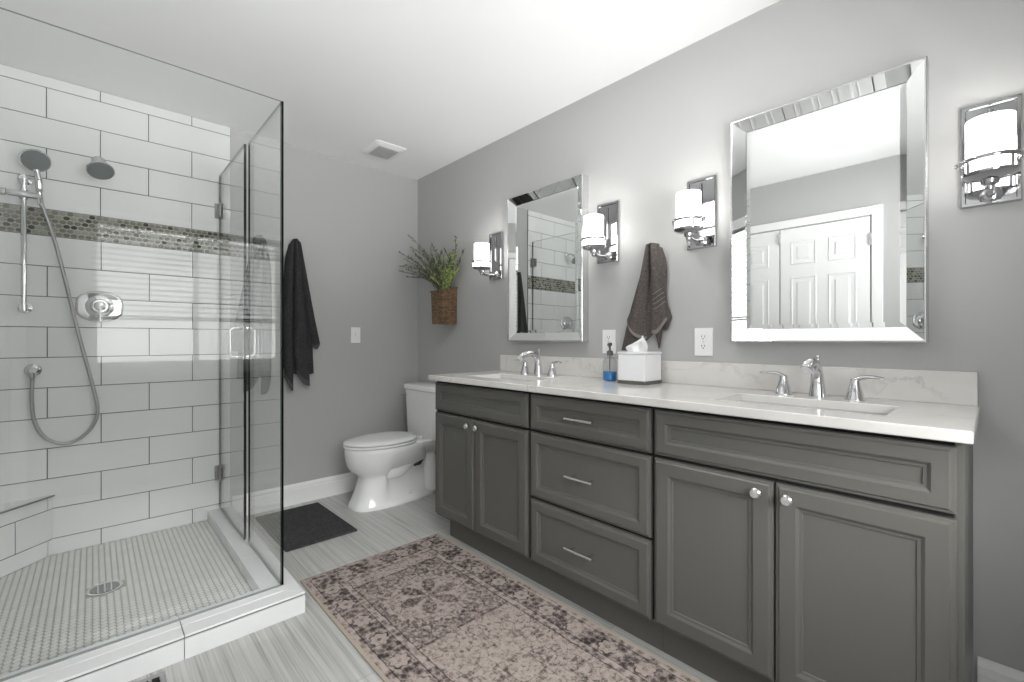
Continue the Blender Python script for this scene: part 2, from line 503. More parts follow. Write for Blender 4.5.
def obj(name, bm, mats, root=None, smooth=False, bevel=0, seg=2, label=None):
    """one mesh object, coordinates in the world; parented to root when given"""
    bmesh.ops.recalc_face_normals(bm, faces=bm.faces[:])
    if root is not None:
        off = Vector((0, 0, 0))
        p = root
        while p is not None:
            off += p.location
            p = p.parent
        bmesh.ops.translate(bm, verts=bm.verts[:], vec=-off)
    me = bpy.data.meshes.new(name)
    bm.to_mesh(me)
    bm.free()
    for m in (mats if isinstance(mats, (list, tuple)) else [mats]):
        me.materials.append(m)
    if smooth:
        for p in me.polygons:
            p.use_smooth = True
    o = bpy.data.objects.new(name, me)
    COL.objects.link(o)
    if smooth:
        me.set_sharp_from_angle(angle=math.radians(38))
    if bevel:
        md = o.modifiers.new('edge', 'BEVEL')
        md.width = bevel
        md.segments = seg
        md.limit_method = 'ANGLE'
        md.angle_limit = math.radians(40)
    if root is not None:
        o.parent = root
    if label:
        o['label'] = label
    return o

def tag(o, label, cat, group=None):
    o['label'] = label
    o['category'] = cat
    if group:
        o['group'] = group
    return o

def thing(name, label, cat, loc, group=None):
    o = bpy.data.objects.new(name, None)
    o.empty_display_size = 0.05
    COL.objects.link(o)
    o.location = loc
    return tag(o, label, cat, group)

def struct(name, bm, mats, **kw):
    o = obj(name, bm, mats, **kw)
    o['kind'] = 'structure'
    return o

def copy_tree(o, parent=None):
    c = o.copy()
    COL.objects.link(c)
    c.parent = parent
    for ch in list(o.children):
        copy_tree(ch, c)
    return c

def tiles(bm, org, u, v, nrm, rects, gap=0.0040, t=0.003, ch=0.0012, mi=0):
    """glazed tiles standing t proud of a surface: rects are (u0,u1,v0,v1)"""
    org, u, v, nrm = Vector(org), Vector(u), Vector(v), Vector(nrm)
    g = gap / 2
    for a, b_, c, d in rects:
        if b_ - a < gap * 1.5 or d - c < gap * 1.5:
            continue
        r0 = [(a + g, c + g), (b_ - g, c + g), (b_ - g, d - g), (a + g, d - g)]
        r1 = [(a + g + ch, c + g + ch), (b_ - g - ch, c + g + ch), (b_ - g - ch, d - g - ch), (a + g + ch, d - g - ch)]
        loft(bm, [[org + u * p + v * q for p, q in r0], [org + u * p + v * q + nrm * (t - ch * 0.6) for p, q in r0], [org + u * p + v * q + nrm * t for p, q in r1]], False, True, mi)

# ------------------------------------------------------------------ room shell
H = 2.44
YW = -2.31                      # wall opposite the vanity
XR = 3.62                       # wall with the window, beside the camera
bm = B(); box(bm, -0.1, XR + 0.1, YW - 0.1, 0.1, -0.10, 0.0); struct('floor', bm, M['floor'])
bm = B(); box(bm, -0.1, XR + 0.1, YW - 0.1, 0.1, H, H + 0.1); struct('ceiling', bm, M['ceiling'])
bm = B(); box(bm, -0.1, 0.0, YW - 0.1, 0.1, 0, H); struct('wall_back', bm, M['wall'])
bm = B(); box(bm, 0.0, XR + 0.1, 0.0, 0.1, 0, H); struct('wall_vanity', bm, M['wall'])
bm = B(); box(bm, 0.0, XR + 0.1, YW - 0.1, YW, 0, H); struct('wall_opposite', bm, M['wall'])
# window wall with its opening
wy0, wy1, wz0, wz1 = -1.98, -0.70, 0.91, 2.0
bm = B()
box(bm, XR, XR + 0.1, YW, wy0, 0, H)
box(bm, XR, XR + 0.1, wy1, 0.0, 0, H)
box(bm, XR, XR + 0.1, wy0, wy1, 0, wz0)
box(bm, XR, XR + 0.1, wy0, wy1, wz1, H)
struct('wall_window', bm, M['wall'])
bm = B()
for a, b_, c, d in ((wy0 - .07, wy0, wz0 - .07, wz1 + .07), (wy1, wy1 + .07, wz0 - .07, wz1 + .07), (wy0, wy1, wz1, wz1 + .07), (wy0, wy1, wz0 - .07, wz0)):
    box(bm, XR - 0.018, XR, a, b_, c, d)
for a, b_, c, d in ((wy0, wy0 + .04, wz0, wz1), (wy1 - .04, wy1, wz0, wz1), (wy0, wy1, wz1 - .04, wz1), (wy0, wy1, wz0, wz0 + .04), (-1.36, -1.32, wz0, wz1)):
    box(bm, XR + 0.05, XR + 0.085, a, b_, c, d)
win = struct('window_1', bm, M['trim'])
bm = B(); box(bm, XR + 0.062, XR + 0.068, wy0 + .04, wy1 - .04, wz0 + .04, wz1 - .04); obj('pane', bm, M['pane'], win)
bm = B()
for k in range(17):
    z = 1.97 - k * 0.042
    loft(bm, [[(XR + 0.010, y, z + 0.006), (XR + 0.050, y, z - 0.006), (XR + 0.050, y, z - 0.008), (XR + 0.010, y, z + 0.004)] for y in (wy0 + .01, wy1 - .01)])
box(bm, XR + .01, XR + .05, wy0 + .01, wy1 - .01, 1.27, 1.285)
obj('blind', bm, M['blind'], win)
pl = bpy.data.lights.new('window_portal', 'AREA')
pl.shape = 'RECTANGLE'
pl.size = wy1 - wy0
pl.size_y = wz1 - wz0
pl.cycles.is_portal = True
po = bpy.data.objects.new('window_portal', pl)
COL.objects.link(po)
po.location = (XR + 0.12, (wy0 + wy1) / 2, (wz0 + wz1) / 2)
po.rotation_euler = (PI / 2, 0, PI / 2)

# baseboards
def baseboard(name, p0, p1, n, h=0.14):
    p0, p1, n = Vector(p0), Vector(p1), Vector(n)
    prof = [(0.0, 0), (0.014, 0), (0.014, h * .72), (0.011, h * .76), (0.011, h * .86), (0.006, h * .95), (0.004, h), (0.0, h)]
    bm = B()
    loft(bm, [[p + n * a + Vector((0, 0, z)) for a, z in prof] for p in (p0, p1)])
    return struct(name, bm, M['trim'])
baseboard('baseboard_back', (0, -1.325, 0), (0, 0, 0), (1, 0, 0), 0.138)
baseboard('baseboard_vanity', (0.014, 0, 0), (1.08, 0, 0), (0, -1, 0), 0.138)
baseboard('baseboard_right', (3.215, 0, 0), (XR, 0, 0), (0, -1, 0), 0.16)

# doors in the wall opposite the vanity, seen in the large mirror
def door_leaf(name, x0, x1, z0, z1, cols):
    bm = B()
    box(bm, x0, x1, YW, YW + 0.018, z0, z1)
    root = struct(name, bm, M['trim'], bevel=0.002)
    w = x1 - x0
    st = 0.075
    cw = (w - st * (cols + 1)) / cols
    bm = B()
    for c in range(cols):
        a = x0 + st + c * (cw + st)
        for zb, zt in ((z1 - 0.30, z1 - 0.11), (z1 - 1.06, z1 - 0.40), (z0 + 0.20, z0 + 0.86)):
            rr = []
            for ins, dep in ((0, 0.0185), (0.008, 0.024), (0.016, 0.019), (0.04, 0.019), (0.052, 0.025)):
                rr.append([(a + ins, YW + dep, zb + ins), (a + cw - ins, YW + dep, zb + ins), (a + cw - ins, YW + dep, zt - ins), (a + ins, YW + dep, zt - ins)])
            loft(bm, rr, False, True)
    obj('panel_moulding', bm, M['trim'], root)
    return root
dl = door_leaf('door_1', 1.425, 2.015, 0.01, 2.03, 2)
dr = door_leaf('door_2', 2.025, 2.615, 0.01, 2.03, 2)
for root, x, z in ((dl, 2.02, 1.955), (dr, 2.62, 1.86), (dr, 2.62, 1.15), (dr, 2.62, 0.3)):
    bm = B(); box(bm, x - .008, x + .008, YW + .018, YW + .032, z - .045, z + .045); obj('hinge', bm, M['nickel'], root)
def casing(name, x0, x1, z1):
    bm = B()
    for a, b_, c, d in ((x0 - .065, x0, 0, z1 + .065), (x1, x1 + .065, 0, z1 + .065), (x0, x1, z1, z1 + .065)):
        box(bm, a, b_, YW, YW + 0.02, c, d)
    return struct(name, bm, M['trim'], bevel=0.004)
casing('trim_1', 1.415, 2.625, 2.04)
casing('trim_2', 2.90, XR - 0.07, 2.04)
d3 = door_leaf('door_3', 2.91, XR - 0.08, 0.01, 2.03, 2)

# fill light added on the ceiling, out of view, to brighten the room
CLX, CLY = 2.04, -1.00
root = thing('ceiling_light', 'round white flush ceiling light above the rug, lighting the room', 'ceiling light', (CLX, CLY, H))
bm = B(); lathe(bm, [(0.142, 0), (0.147, -0.02), (0.138, -0.03), (0.132, -0.03)], (CLX, CLY, H), n=48, cap1=False); obj('rim', bm, M['plate'], root, smooth=True)
bm = B(); lathe(bm, [(0.132, -0.026), (0.116, -0.035), (0.05, -0.040), (0.0, -0.041)], (CLX, CLY, H), n=48, cap0=False, cap1=False); obj('diffuser', bm, M['lamp'], root, smooth=True)

# ------------------------------------------------------------------ shower walls
TY = -1.335          # right edge of the shower tile
Z0T = 0.1127
TH = 0.1527
def course_rects(row0, z_lo, z_hi, phase, uL, uR, zmin, zmax):
    rects = []
    z = z_lo
    k = row0
    while z < z_hi - 1e-6:
        a, c = max(z, zmin), min(z + TH, zmax, z_hi)
        if c > a:
            off = phase if k % 2 == 0 else phase + 0.2
            start = off - 0.4 * 20
            for i in range(40):
                p, q = start + i * 0.4, start + (i + 1) * 0.4
                p, q = max(p, uL), min(q, uR)
                if q > p:
                    rects.append((p, q, a, c))
        z += TH
        k += 1
    return rects
bm = B()
box(bm, 0.0, 0.006, YW, TY, 0.0, H, 1)
rl = course_rects(0, Z0T - TH, 1.641, -1.531, YW, TY, 0.02, 1.641)
ru = course_rects(1, 1.773, H, -1.734, YW, TY, 1.773, H)
tiles(bm, (0.006, 0, 0), (0, 1, 0), (0, 0, 1), (1, 0, 0), rl + ru)
wt = struct('wall_shower', bm, [M['tile'], M['grout']])
# mosaic accent band of small ovals
bm = B()
box(bm, 0.006, 0.0072, YW, TY, 1.642, 1.772, 0)
pw, phh = 0.0275, 0.0217
rows = 6
for r in range(rows):
    zc = 1.642 + 0.011 + r * phh
    k = 0
    y = TY - 0.012 - (pw / 2 if r % 2 else 0)
    while y > YW + 0.01:
        mi = random.choices([1, 2, 3, 4], [0.34, 0.22, 0.24, 0.20])[0]
        rings = []
        for s, hgt in ((1.0, 0.0072), (0.95, 0.0088), (0.75, 0.0098)):
            rings.append([(hgt, y + 0.0126 * s * math.cos(2 * PI * i / 12), zc + 0.0098 * s * math.sin(2 * PI * i / 12)) for i in range(12)])
        loft(bm, rings, False, True, mi)
        y -= pw
ob = obj('mosaic_band', bm, [M['mos_grout'], M['mos_a'], M['mos_b'], M['mos_c'], M['mos_d']], wt)
ob['label'] = 'accent band of small olive and dark oval mosaic tiles'

bm = B()
box(bm, 0.0, 1.325, YW, YW + 0.006, 0.0, H, 1)
def split_courses(sign_phase):
    a = course_rects(0, Z0T - TH, 1.641, 0.02, 0.009, 1.325, 0.02, 1.641)
    b_ = course_rects(1, 1.641, 1.773, 0.02, 0.009, 1.325, 1.641, 1.773)
    c = course_rects(1, 1.773, H, 0.22, 0.009, 1.325, 1.773, H)
    return a + b_ + c
tiles(bm, (0, YW + 0.006, 0), (1, 0, 0), (0, 0, 1), (0, 1, 0), split_courses(0))
struct('wall_shower_side', bm, [M['tile'], M['grout']])

# pan with penny rounds
ZP = 0.033
bm = B()
box(bm, 0.009, 1.172, YW + 0.009, -1.456, 0.0, ZP - 0.0012, 0)
DX, DY = 0.605, -1.925
dp = 0.0254
c = 0
y = -1.456 - 0.013
while y > YW + 0.02:
    x = 0.009 + 0.013 + (dp / 2 if c % 2 else 0)
    while x < 1.172 - 0.011:
        if (x - DX) ** 2 + (y - DY) ** 2 > 0.068 ** 2:
            loft(bm, [[(x + 0.0118 * math.cos(2 * PI * i / 10), y + 0.0105 * math.sin(2 * PI * i / 10), ZP - 0.0012) for i in range(10)],
                      [(x + 0.0113 * math.cos(2 * PI * i / 10), y + 0.0100 * math.sin(2 * PI * i / 10), ZP) for i in range(10)]], False, True, 1)
        x += dp
    y -= dp * 0.866
    c += 1
struct('floor_shower', bm, [M['pan_grout'], M['penny']])
root = thing('shower_drain', 'round brushed metal drain set in the mosaic shower floor', 'drain', (DX, DY, ZP - 0.001))
bm = B(); lathe(bm, [(0.060, 0), (0.060, 0.003), (0.052, 0.004), (0.050, 0.003)], (DX, DY, ZP - 0.001), n=40, cap1=True); obj('rim', bm, M['nickel'], root, smooth=True)
bm = B(); lathe(bm, [(0.049, 0.0031), (0.049, 0.0036)], (DX, DY, ZP - 0.001), n=32); obj('well', bm, M['dark'], root)
bm = B()
for k in range(-4, 5):
    hl = math.sqrt(0.049 ** 2 - (k * 0.0105) ** 2)
    box(bm, DX + k * 0.0105 - 0.0022, DX + k * 0.0105 + 0.0022, DY - hl, DY + hl, ZP + 0.0025, ZP + 0.0042)
for k in (-1, 0, 1):
    hl = math.sqrt(0.049 ** 2 - (k * 0.022) ** 2)
    box(bm, DX - hl, DX + hl, DY + k * 0.022 - 0.002, DY + k * 0.022 + 0.002, ZP + 0.0023, ZP + 0.0041)
obj('grate', bm, M['nickel'], root)

# curb (L-shaped)
ZC = 0.0855
CX0, CX1 = 1.173, 1.325
CY0, CY1 = -1.456, -1.325
root = thing('shower_curb', 'low white tiled curb around the glass shower, standing on the grey floor', 'shower curb', (1.25, -1.39, 0))
bm = B()
box(bm, CX0 + .004, CX1 - .006, YW + .009, CY1 - .006, 0, ZC - .006)
box(bm, 0.009, CX0 + .004, CY0 + .004, CY1 - .006, 0, ZC - .006)
obj('core', bm, M['grout'], root)
bm = B()
box(bm, 0.009, 1.322, CY1 - .010, CY1, 0, ZC - .0145)                        # side face
for a, b_ in ((-1.7275, CY1), (YW + .009, -1.7295)):        # front face
    box(bm, CX1 - .010, CX1, a if a > YW + .01 else a, b_, 0, ZC - .0145)
for a, b_ in ((0.009, 0.4375), (0.4395, 0.8375), (0.8395, CX0 + .01)):
    box(bm, a, b_, CY0, CY0 + .006, 0, ZC - .013)                               # inner faces
box(bm, CX0, CX0 + .006, YW + .009, CY0, 0, ZC - .013)
obj('face_tile', bm, M['curbtile'], root, bevel=0.0012)
bm = B()
def slab(poly):
    loft(bm, [[(x, y, ZC - .0085) for x, y in poly], [(x, y, ZC) for x, y in poly]])
slab([(0.009, CY0), (0.4375, CY0), (0.4375, CY1), (0.009, CY1)])
slab([(0.4395, CY0), (0.8375, CY0), (0.8375, CY1), (0.4395, CY1)])
slab([(0.8395, CY0), (CX0 - .001, CY0), (CX1 - .002, CY1), (0.8395, CY1)])
for a, b_ in ((YW + .009, -1.7295),):
    slab([(CX0, a), (1.2555, a), (1.2555, b_), (CX0, b_)])
    slab([(1.259, a), (CX1, a), (CX1, b_), (1.259, b_)])
slab([(CX0, -1.7275), (1.2555, -1.7275), (1.2555, -1.3865), (CX0 + .001, CY0 - .001)])
slab([(1.259, -1.7275), (CX1, -1.7275), (CX1, CY1 - .002), (1.259, -1.3845)])
obj('top_tile', bm, M['curbtile'], root, bevel=0.0015)

# corner footrest bench (45 degree face)
root = thing('shower_bench', 'small tiled corner footrest of the shower beneath the looping hose', 'footrest', (0.05, -2.25, 0.03))
bm = B()
e = 0.012
loft(bm, [[(0.009, -2.116, z), (0.009, YW + .009, z), (0.194 + .009, YW + .009, z)] for z in (0.032, 0.325)])
obj('core', bm, M['grout'], root)
bm = B()
u = Vector((1, -1, 0)).normalized()
nn = Vector((1, 1, 0)).normalized()
Lf = 0.270
rects = [(0.03, 0.20 - .07, 0.265, 0.326), (0.13, Lf, 0.265, 0.326), (0.0, 0.03, 0.265, 0.326)]
rects = [(0.0, 0.022, 0.265, 0.326), (0.022, Lf, 0.265, 0.326), (0.0, 0.165, 0.1127, 0.265), (0.165, Lf, 0.1127, 0.265), (0.0, 0.022, 0.033, 0.1127), (0.022, Lf, 0.033, 0.1127)]
tiles(bm, (0.009, -2.116, 0), u, (0, 0, 1), nn, rects, t=0.006)
obj('face_tile', bm, M['tile'], root)
bm = B()
loft(bm, [[(0.009, -2.112, z), (0.009, YW + .009, z), (0.199, YW + .009, z)] for z in (0.3255, 0.334)])
obj('top_tile', bm, M['tile'], root)
bm = B()
p0, p1 = Vector((0.009, -2.106, 0.330)), Vector((0.204, -2.301, 0.330))
tube(bm, [p0, p1], 0.0045, 6)
obj('edge_trim', bm, M['register'], root)

# ------------------------------------------------------------------ shower glass
GT = 2.12
def pane(name, root, x0, x1, y0, y1, z0, z1, dark):
    """slab of glass; narrow faces get the dark edge colour"""
    bm = B()
    fs = box(bm, x0, x1, y0, y1, z0, z1)
    thin = 0 if x1 - x0 < y1 - y0 else 1
    for f in fs:
        nrm = f.normal if f.normal.length else None
        f.normal_update()
        if abs(f.normal[thin]) < 0.5:
            f.material_index = 1
            if abs(f.normal.z) > 0.5:
                f.material_index = 2
    return obj(name, bm, [M['glass'], M['glass_edge'], M['glass_rim']], root)
GX = 1.206
GY = -1.379
T = 0.0045
root = thing('glass_panel', 'wide fixed clear glass front panel of the shower, standing on the curb', 'glass panel', (GX, -1.85, ZC), 'shower glass panels')
pane('glass', root, GX - T, GX + T, YW + .010, GY - T - .001, ZC + 0.002, GT, 0)
bm = B(); box(bm, GX - T - .002, GX + T + .002, YW + .010, GY - T - .001, ZC, ZC + 0.0025); obj('bottom_seal', bm, M['glass_rim'], root)
root = thing('glass_panel', 'narrow fixed clear glass side panel of the shower, at the curb corner beside the door', 'glass panel', (0.94, GY, ZC), 'shower glass panels')
pane('glass', root, 0.660, GX + T, GY - T, GY + T, ZC + 0.002, GT, 0)
bm = B(); box(bm, 0.660, GX + T, GY - T - .002, GY + T + .002, ZC, ZC + 0.0025); obj('bottom_seal', bm, M['glass_rim'], root)
GY = -1.392
root = thing('shower_door', 'hinged clear glass shower door with chrome hinges and loop handle', 'shower door', (0.33, GY, ZC))
pane('glass', root, 0.020, 0.634, GY - .006, GY + .006, ZC + 0.010, GT, 0)
for z in (1.905, 0.305):
    bm = B()
    box(bm, 0.009, 0.014, GY - .028, GY + .028, z - .046, z + .046)
    box(bm, 0.014, 0.066, GY - .012, GY - T, z - .040, z + .040)
    box(bm, 0.014, 0.066, GY + T, GY + .012, z - .040, z + .040)
    tube(bm, [(0.017, GY, z - .046), (0.017, GY, z + .046)], 0.006, 12)
    obj('hinge', bm, M['register'], root, bevel=0.0015)
bm = B()
for s in (-1, 1):
    pts = []
    for a in range(7):
        t = a / 6 * PI / 2
        pts.append((0.58, GY + s * (0.032 + 0.024 * math.sin(t)), 1.178 - 0.024 + 0.024 * math.cos(t)))
    low = [(p[0], p[1], 1.028 + 1.178 - p[2]) for p in reversed(pts)]
    tube(bm, [(0.58, GY + s * T, 1.178)] + pts + low + [(0.58, GY + s * T, 1.028)], 0.0075, 12)
obj('loop_handle', bm, M['chrome'], root, smooth=True)
bm = B(); box(bm, 0.020, 0.634, GY - .003, GY + .003, ZC + .002, ZC + .010); obj('sweep_seal', bm, M['glass_rim'], root)

# ------------------------------------------------------------------ shower fittings (on the tiled wall, face x = 0.009)
FX = 0.009
root = thing('overhead_shower', 'fixed round chrome shower head on a short wall arm', 'shower head', (FX, -1.94, 2.06))
bm = B(); lathe(bm, [(0.030, 0), (0.030, 0.004), (0.024, 0.010), (0.014, 0.014)], (FX, -1.94, 2.06), (1, 0, 0)); obj('flange', bm, M['chrome'], root, smooth=True)
arm = smooth_pts([(FX + .01, -1.94, 2.06), (0.06, -1.94, 2.06), (0.105, -1.94, 2.035), (0.125, -1.938, 2.008)], 6)
bm = B(); tube(bm, arm, 0.0095, 14); obj('arm', bm, M['chrome'], root, smooth=True)
hd = Vector((0.60, 0.10, -0.80)).normalized()
hc = Vector((0.125, -1.938, 2.008))
bm = B(); lathe(bm, [(0.013, -0.006), (0.016, 0.004), (0.019, 0.012), (0.036, 0.020), (0.053, 0.030), (0.056, 0.036), (0.054, 0.040)], hc, hd, 40); obj('head', bm, M['chrome'], root, smooth=True)
bm = B(); lathe(bm, [(0.0505, 0.0395), (0.0495, 0.0425), (0.0, 0.044)], hc, hd, 40, cap1=False); obj('spray_face', bm, M['spray'], root, smooth=True)

SB = -2.207
root = thing('slide_bar', 'vertical chrome slide rail for the hand shower, fixed to the tiled wall', 'slide bar', (FX, SB, 1.27))
bm = B(); tube(bm, [(0.062, SB, 1.262), (0.062, SB, 1.905)], 0.0105, 18); obj('rail', bm, M['chrome'], root, smooth=True)
for z in (1.900, 1.272):
    bm = B()
    lathe(bm, [(0.026, 0), (0.026, 0.006), (0.012, 0.012), (0.011, 0.040), (0.014, 0.062), (0.012, 0.066)], (FX, SB, z), (1, 0, 0), 28)
    tube(bm, [(0.062, SB, z - .014), (0.062, SB, z + .014)], 0.0135, 20)
    obj('bracket', bm, M['chrome'], root, smooth=True)
bm = B()
tube(bm, [(0.068, SB - .060, 1.818), (0.070, SB - .045, 1.818), (0.072, SB, 1.818), (0.086, SB + .062, 1.812)], [0.012, 0.016, 0.017, 0.014], 18)
tube(bm, [(0.062, SB, 1.795), (0.062, SB, 1.842)], 0.016, 18)
obj('slider_holder', bm, M['chrome'], root, smooth=True)
bm = B(); lathe(bm, [(0.013, 0), (0.018, 0.004), (0.018, 0.020), (0.012, 0.024)], (0.068, SB - .055, 1.818), (0, -1, 0), 20); obj('clamp_knob', bm, M['chrome'], root, smooth=True)

root = thing('hand_shower', 'chrome hand shower with round grey face and long looping metal hose', 'hand shower', (0.10, -2.135, 1.80))
HB = Vector((0.088, -2.153, 1.812))
bm = B(); tube(bm, smooth_pts([HB + Vector((-.004, 0.004, -.035)), HB + Vector((0.0, 0, 0.02)), HB + Vector((0.012, -0.002, 0.075)), HB + Vector((0.016, -0.010, 0.125))], 5), [0.011] * 6 + [0.0135] * 6 + [0.012] * 4, 16); obj('handle', bm, M['chrome'], root, smooth=True)
hd = Vector((0.83, 0.18, -0.50)).normalized()
hc = HB + Vector((0.014, -0.014, 0.172))
bm = B(); lathe(bm, [(0.016, -0.020), (0.034, -0.014), (0.051, 0.002), (0.055, 0.010), (0.0535, 0.015)], hc, hd, 40); obj('head', bm, M['chrome'], root, smooth=True)
bm = B(); lathe(bm, [(0.0505, 0.0145), (0.0495, 0.018), (0.0, 0.020)], hc, hd, 40, cap1=False); obj('spray_face', bm, M['spray'], root, smooth=True)
hose = smooth_pts([tuple(HB + Vector((-.004, 0.004, -.034))), (0.075, -2.135, 1.74), (0.055, -2.096, 1.58), (0.045, -2.055, 1.36), (0.040, -2.012, 1.12), (0.038, -1.968, 0.90), (0.036, -1.945, 0.76), (0.036, -1.960, 0.675), (0.036, -2.010, 0.612), (0.036, -2.075, 0.592), (0.036, -2.135, 0.630), (0.036, -2.172, 0.71), (0.038, -2.182, 0.82), (0.042, -2.180, 0.935)], 8)
bm = B(); tube(bm, hose, 0.0078, 12); obj('hose', bm, M['hose'], root, smooth=True)
bm = B()
lathe(bm, [(0.031, 0), (0.031, 0.005), (0.026, 0.010), (0.016, 0.014), (0.015, 0.045), (0.012, 0.049)], (FX, -2.180, 0.967), (1, 0, 0), 32)
tube(bm, [(0.042, -2.180, 0.970), (0.042, -2.180, 0.930)], 0.0115, 16)
obj('wall_elbow', bm, M['chrome'], root, smooth=True)

root = thing('shower_valve', 'chrome shower valve with barrel-shaped plate and short lever', 'shower valve', (FX, -1.936, 1.297))
VY, VZ = -1.936, 1.294
def barrel(w, h, x):
    pts = []
    top = [(-w, h * .52), (-w * .80, h * .74), (-w * .45, h * .94), (0, h), (w * .45, h * .94), (w * .80, h * .74), (w, h * .52)]
    right = [(w * 1.04, h * .25), (w * 1.055, 0), (w * 1.04, -h * .25)]
    for a, c in top + right + [(a, -c) for a, c in reversed(top)] + [(-a, c) for a, c in reversed(right)]:
        pts.append((x, VY + a, VZ + c))
    return pts
bm = B(); loft(bm, [barrel(0.090, 0.082, FX), barrel(0.090, 0.082, FX + .004), barrel(0.085, 0.077, FX + .009), barrel(0.080, 0.072, FX + .010)]); obj('escutcheon', bm, M['chrome'], root, smooth=True)
bm = B(); lathe(bm, [(0.058, 0.010), (0.058, 0.016), (0.052, 0.020), (0.040, 0.022), (0.036, 0.040), (0.030, 0.046)], (FX, VY, VZ), (1, 0, 0), 36); obj('dial', bm, M['chrome'], root, smooth=True)
bm = B()
lathe(bm, [(0.024, 0.044), (0.026, 0.055), (0.022, 0.068), (0.012, 0.074), (0.0, 0.075)], (FX, VY, VZ), (1, 0, 0), 28, cap1=False)
tube(bm, [(FX + .060, VY, VZ), (FX + .066, VY, VZ - .04), (FX + .068, VY + .002, VZ - .078), (FX + .068, VY + .003, VZ - .088)], [0.009, 0.0075, 0.009, 0.007], 12)
obj('lever', bm, M['chrome'], root, smooth=True)

# ------------------------------------------------------------------ towels
def flap(bm, L, R, dep, bulge, folds=0, amp=0.0, axis='y', base=0.0, nv=34, nu=18, mi=0, phase=0.0, th=0.007, hem=0.0, sag=0.03):
    """one hanging lobe of cloth between its left and right edges; (s,z) along the wall, dep the distance off the wall at top, bottom"""
    Ls = smooth_pts([(s, 0, z) for s, z in L], 10)
    Rs = smooth_pts([(s, 0, z) for s, z in R], 10)
    Ls = [Ls[round(i * (len(Ls) - 1) / (nv - 1))] for i in range(nv)]
    Rs = [Rs[round(i * (len(Rs) - 1) / (nv - 1))] for i in range(nv)]
    def P(v, u, back):
        l, r = Ls[v], Rs[v]
        p = l.lerp(r, u)
        t = v / (nv - 1)
        d = dep[0] + (dep[1] - dep[0]) * t
        d += bulge * math.sin(PI * u) ** 0.8 * (0.55 + 0.45 * math.sin(PI * min(1, t * 1.2 + .1)))
        d += amp * math.sin(2 * PI * folds * u + phase) * (0.25 + 0.75 * t)
        d -= back * th
        d = max(d, 0.001)
        pz = p.z - sag * math.sin(PI * u) * t ** 8
        return (p.x, base - d, pz) if axis == 'y' else (base + d, p.x, pz)
    F = [[bm.verts.new(P(v, i / nu, 0)) for i in range(nu + 1)] for v in range(nv)]
    K = [[bm.verts.new(P(v, i / nu, 1)) for i in range(nu + 1)] for v in range(nv)]
    for v in range(nv - 1):
        for i in range(nu):
            m_ = 1 if hem and (v >= nv - 1 - hem) else mi
            bm.faces.new((F[v][i], F[v][i + 1], F[v + 1][i + 1], F[v + 1][i])).material_index = m_
            bm.faces.new((K[v][i], K[v + 1][i], K[v + 1][i + 1], K[v][i + 1])).material_index = m_
    for v in range(nv - 1):
        bm.faces.new((F[v][0], F[v + 1][0], K[v + 1][0], K[v][0])).material_index = mi
        bm.faces.new((F[v][nu], K[v][nu], K[v + 1][nu], F[v + 1][nu])).material_index = mi
    for i in range(nu):
        bm.faces.new((F[0][i], K[0][i], K[0][i + 1], F[0][i + 1])).material_index = mi
        bm.faces.new((F[nv - 1][i], F[nv - 1][i + 1], K[nv - 1][i + 1], K[nv - 1][i])).material_index = 1 if hem else mi

# taupe hand towel over the counter
root = thing('hand_towel', 'taupe striped hand towel hanging in folds on the wall behind the tissue box', 'towel', (2.13, 0, 1.57))
bm = B()
flap(bm, [(2.125, 1.560), (2.075, 1.42), (2.018, 1.25), (1.968, 1.065)], [(2.175, 1.566), (2.185, 1.42), (2.180, 1.25), (2.165, 1.165)], (0.022, 0.014), 0.010, 1.5, 0.004)
obj('back_layer', bm, [M['btowel'], M['btowel_hem']], root, smooth=True)
bm = B()
flap(bm, [(2.118, 1.560), (2.088, 1.42), (2.035, 1.28), (2.004, 1.215)], [(2.146, 1.574), (2.138, 1.42), (2.118, 1.25), (2.112, 1.120)], (0.026, 0.022), 0.040, 1.0, 0.008, hem=1)
obj('left_fold', bm, [M['btowel'], M['btowel_hem']], root, smooth=True)
bm = B()
flap(bm, [(2.138, 1.574), (2.142, 1.45), (2.138, 1.30), (2.143, 1.150)], [(2.180, 1.566), (2.202, 1.46), (2.208, 1.34), (2.222, 1.212)], (0.028, 0.022), 0.044, 1.0, 0.006, phase=2.0, hem=1)
o = obj('right_fold', bm, [M['btowel'], M['btowel_hem']], root, smooth=True)
bm = B()
flap(bm, [(2.165, 1.566), (2.185, 1.46), (2.195, 1.34), (2.188, 1.17)], [(2.197, 1.545), (2.216, 1.46), (2.212, 1.32), (2.235, 1.22)], (0.030, 0.012), 0.010)
flap(bm, [(2.140, 1.30), (2.143, 1.24), (2.148, 1.18), (2.170, 1.10)], [(2.180, 1.30), (2.185, 1.24), (2.192, 1.18), (2.182, 1.11)], (0.030, 0.016), 0.010)
obj('side_layer', bm, [M['btowel'], M['btowel_hem']], root, smooth=True)
bm = B()
for k in range(4):
    zz = 1.330 - k * 0.022
    pts = []
    for i in range(9):
        t = i / 8
        s = 2.143 + t * (0.062 + k * 0.003)
        v = (1.57 - zz) / 0.39
        d = 0.028 + (0.022 - 0.028) * v + 0.044 * math.sin(PI * t) ** 0.8 * (0.55 + 0.45 * math.sin(PI * min(1, v * 1.2 + .1))) + 0.006 * math.sin(2 * PI * t + 2.0) * (0.25 + 0.75 * v) + 0.0006
        pts.append((s, -d, zz + 0.030 * t - 0.012 * math.sin(PI * t)))
    tube(bm, pts, 0.0018, 6)
obj('woven_stripe', bm, M['btowel_hem'], root, smooth=True)

